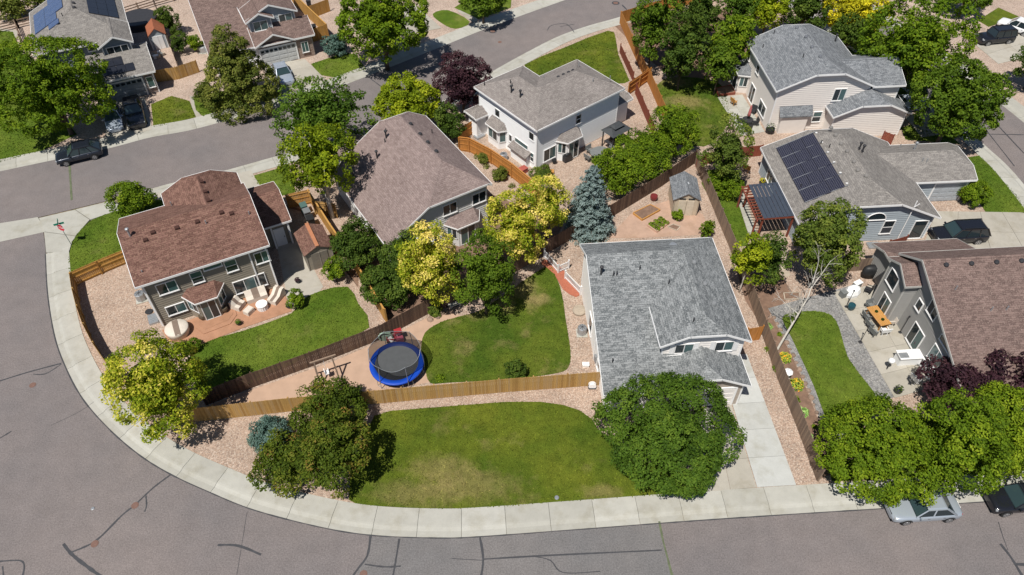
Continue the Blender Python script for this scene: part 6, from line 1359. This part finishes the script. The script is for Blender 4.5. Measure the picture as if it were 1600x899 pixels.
for x, y, lab in ((1322, 480, 'slim string light pole near the teal pot'), (1344, 535, 'slim string light pole at the middle of the patio edge'), (1406, 520, 'dark patio heater post near the greige house wall')):
    p = G(x, y, YZ); t = thing('light_pole', lab, 'pole', (p.x, p.y, .1)); MB().tube([(0, 0, 0), (0, 0, 2.0)], .025, 6).build('pole', M_DARK, t); MB().lathe([(.05, 1.95), (.09, 2.02), (.04, 2.12)], n=8).build('finial', M_DARK, t); MB().lathe([(.18, 0), (.16, .05), (.03, .07)], n=10).build('base', M_DARK, t)
chair('black chair with purple cushion against the greige wall', (1388, 472), 3.0, M_BLACK); chair('dark chair beside the small orange side table', (1402, 492), 3.3, M_DARK)
p = G(1424, 548, YZ); t = thing('folded_parasol', 'folded purple parasol leaning by the greige wall', 'parasol', (p.x, p.y, .15)); MB().tube([(0, 0, 0), (.1, .15, 2.1)], .02, 6).build('pole', M_DARK, t); MB().tube([(.04, .06, .8), (.07, .1, 1.5), (.1, .15, 2.1)], [.14, .1, .03], 8).build('canopy', basic('plum_canvas', (.08, .04, .07), .9), t)
p = G(1338, 448, YZ); t = thing('cooler', 'grey cooler box beside the white tarpaulin', 'cooler', (p.x, p.y, .15), .5); MB().box((0, 0, .22), (.7, .42, .44)).build('body', M_CHG, t); MB().box((0, 0, .47), (.74, .46, .07)).build('lid', M_WHITE, t)
for lab, px_, k_ in (('leafy green plant at the foot of the bare birch', (1204, 548), 'vivid'), ('broad green plant beside the weathered fence in the bed', (1216, 578), 'green'), ('low green plant near the hosta clump', (1240, 628), 'vivid'), ('small bush at the street end of the bed', (1288, 722), 'green')): clump(lab, px_, .5, .5, k_, .2, 170)
# slate house patio: table with closed red umbrella, chairs
p = G(1166, 196, YZ); t = thing('umbrella_table', 'dark round table with a closed red umbrella on the slate house patio', 'table', (p.x, p.y, .15)); MB().lathe([(.6, .7), (.6, .74), (.02, .75)], n=18).build('tabletop', M_DARK, t); MB().tube([(0, 0, 0), (0, 0, 2.4)], .025, 6).build('pole', M_DARK, t); MB().lathe([(.03, 2.5), (.1, 2.3), (.17, 1.5), (.2, 1.2), (.1, 1.15)], n=10).build('umbrella', basic('umbrella_red', (.40, .12, .12), .8), t, True); MB().lathe([(.3, 0), (.28, .06), (.04, .1)], n=12).build('base', M_DARK, t)
for x, y, a, lab in ((1155, 192, 0, 'dark chair left of the closed red umbrella'), (1178, 196, pi, 'dark chair right of the closed red umbrella'), (1167, 205, 1.57, 'dark chair below the closed red umbrella'), (1176, 178, 4.0, 'dark chair against the slate house window'), (1146, 164, .4, 'tan cushioned chair at the upper end of the slate house patio')): chair(lab, (x, y), a, M_DARK if 'tan' not in lab else M_TABLEW)
# solar house pergola
p = G(1172, 352, YZ); t = thing('pergola', 'red timber pergola with dark roof at the solar house wall', 'pergola', tuple(Gh.W(-2.85, 1.3, YZ)), radians(4.2))
for x in (.1, 2.9):
    for y in (.2, 4.6): MB().box((x, y, 1.3), (.15, .15, 2.6)).build('post', M_WOOD_R, t)
for k in range(8): MB().add([(.05+k*.37, .0, 2.62+.02*k), (.40+k*.37, .0, 2.62+.02*k), (.40+k*.37, 4.8, 2.64+.02*k), (.05+k*.37, 4.8, 2.64+.02*k)], [(0, 1, 2, 3)]).build('roof_panel', basic('dark_sheet', (.05, .062, .085), .45, .1), t)
for y in (.05, 4.75): MB().bar((-.1, y, 2.52), (3.1, y, 2.58), .08, .18).build('beam', M_WOOD_R, t)
for k in range(13): MB().bar((-.62, .1+k*.38, 2.45), (.15, .1+k*.38, 2.5), .05, .14).build('rafter', M_WOOD_R, t)
for x in (-.5,): MB().bar((x, -.1, 2.36), (x, 4.9, 2.36), .08, .14).build('beam', M_WOOD_R, t)
for y in (.2, 4.6): MB().box((-.5, y, 1.15), (.13, .13, 2.3)).build('post', M_WOOD_R, t)
for x, y, lab in ((1151, 278, 'white cushioned chair at the top of the side yard walk'), (1166, 268, 'tan cushioned chair by the small mixed green tree'), (1160, 290, 'dark chair in front of the red pergola')): chair(lab, (x, y), 1.0, M_WHITEW if 'white' in lab else M_TABLEW if 'tan' in lab else M_DARK)
pot('yellow flower pot at the solar house side wall', (1190, 288), .3, .4, 'golden')
# white house patio: grill gazebo, table set, cushion box
p = E_.W(9.6, -1.6, YZ); t = thing('grill_gazebo', 'dark two tier grill gazebo on the white house patio', 'gazebo', tuple(p), radians(39.1))
for x in (-1.1, 1.1):
    for y in (-.75, .75): MB().box((x, y, 1.05), (.1, .1, 2.1)).build('post', M_DARK, t)
for r_, z0, z1, s_ in ((1.35, 2.05, 2.5, 1), (.7, 2.55, 2.8, 1)):
    MB().add([(-r_, -r_*.7, z0), (r_, -r_*.7, z0), (r_, r_*.7, z0), (-r_, r_*.7, z0), (-r_*.55, 0, z1), (r_*.55, 0, z1)], [(0, 1, 5, 4), (1, 2, 5), (2, 3, 4, 5), (3, 0, 4), (3, 2, 1, 0)]).build('canopy', basic('gazebo_sheet', (.055, .06, .065), .5), t)
for x in (-.95, .95): MB().box((x, 0, .85), (.4, 1.0, .06)).build('side_shelf', M_DARK, t)
MB().box((0, 0, .5), (1.1, .6, 1.0)).box((0, .05, 1.1), (1.0, .5, .25)).build('grill', M_BLACK, t)
p = E_.W(6.9, -2.0, YZ); t = thing('glass_table', 'grey oval patio table behind the hedge', 'table', tuple(p), radians(39)); MB().lathe([(.8, .7), (.8, .73), (.02, .74)], n=20, sx=1.3).build('tabletop', M_CHG, t)
for a in range(4): MB().tube([(.3*cos(a*1.57), .3*sin(a*1.57), 0), (.5*cos(a*1.57), .4*sin(a*1.57), .7)], .03, 6).build('leg', M_DARK, t)
for x, y, a, lab in ((5.6, -1.8, 0, 'grey chair at the near end of the grey oval table'), (6.9, -3.1, 1.57, 'grey chair on the hedge side of the oval table'), (8.2, -2.3, pi, 'grey chair at the gazebo end of the oval table'), (6.6, -1.0, -1.57, 'grey chair on the house side of the oval table')):
    q = E_.W(x, y, YZ); pp = q; t = thing('patio_chair', lab, 'chair', tuple(q), radians(39)+a)
    for ch in [o for o in bpy.data.objects if o.parent and o.parent.get('label', '').startswith('grey patio chair at the upper end')]: c_ = ch.copy(); COL.objects.link(c_); c_.parent = t
p = E_.W(-.9, 1.0, YZ); tag(MB().box((0, 0, .25), (.9, .6, .5)).box((0, 0, .53), (.96, .66, .08)).build('cushion_box', basic('brick_red_vinyl', (.36, .09, .07), .6)), 'red lidded storage box at the white house corner', 'box').location = tuple(p); bpy.data.objects['cushion_box'].rotation_euler.z = radians(40)
p = G(886, 252, YZ); t = thing('barbecue', 'dark barbecue on the white house patio by the spruce', 'grill', (p.x, p.y, YZ), .6); MB().box((0, 0, .45), (.9, .5, .7)).build('cart', M_DARK, t); MB().lathe([(.4, .8), (.4, .95), (.25, 1.1), (.05, 1.12)], n=12, sy=.7).build('hood', M_BLACK, t, True)
p = G(858, 270, YZ); tag(MB().box((0, 0, .2), (1.0, .5, .08)).box((-.4, 0, .08), (.1, .4, .16)).box((.4, 0, .08), (.1, .4, .16)).build('low_bench', M_TABLEW), 'low wooden bench beside the white house back step', 'bench').location = (p.x, p.y, YZ+.0)
# backyard pool of the dark blue house
p = G(216, 32, .6); t = thing('covered_pool', 'dark round trampoline style pool cover behind the pale blue shed', 'pool', (p.x, p.y, YZ)); MB().lathe([(2.4, 0), (2.4, .9), (2.3, .95)], n=32).build('rim', M_DARK, t); MB().lathe([(2.3, .9), (2.3, .94), (.02, .9)], n=32).build('cover', basic('pool_cover', (.03, .045, .05), .5), t)
p = G(247, 88, YZ); t = thing('woodpile', 'jumble of boxes and boards beside the pale blue shed', 'pile', tuple(p))
for k in range(9): MB().box((random.uniform(-.8, .8), random.uniform(-.9, .9), .2), (random.uniform(.3, .7), random.uniform(.2, .5), random.uniform(.2, .4)), random.uniform(0, 3)).build('box', random.choice([M_WHITE, M_TABLEW, M_CHG, M_FLAG]), t)
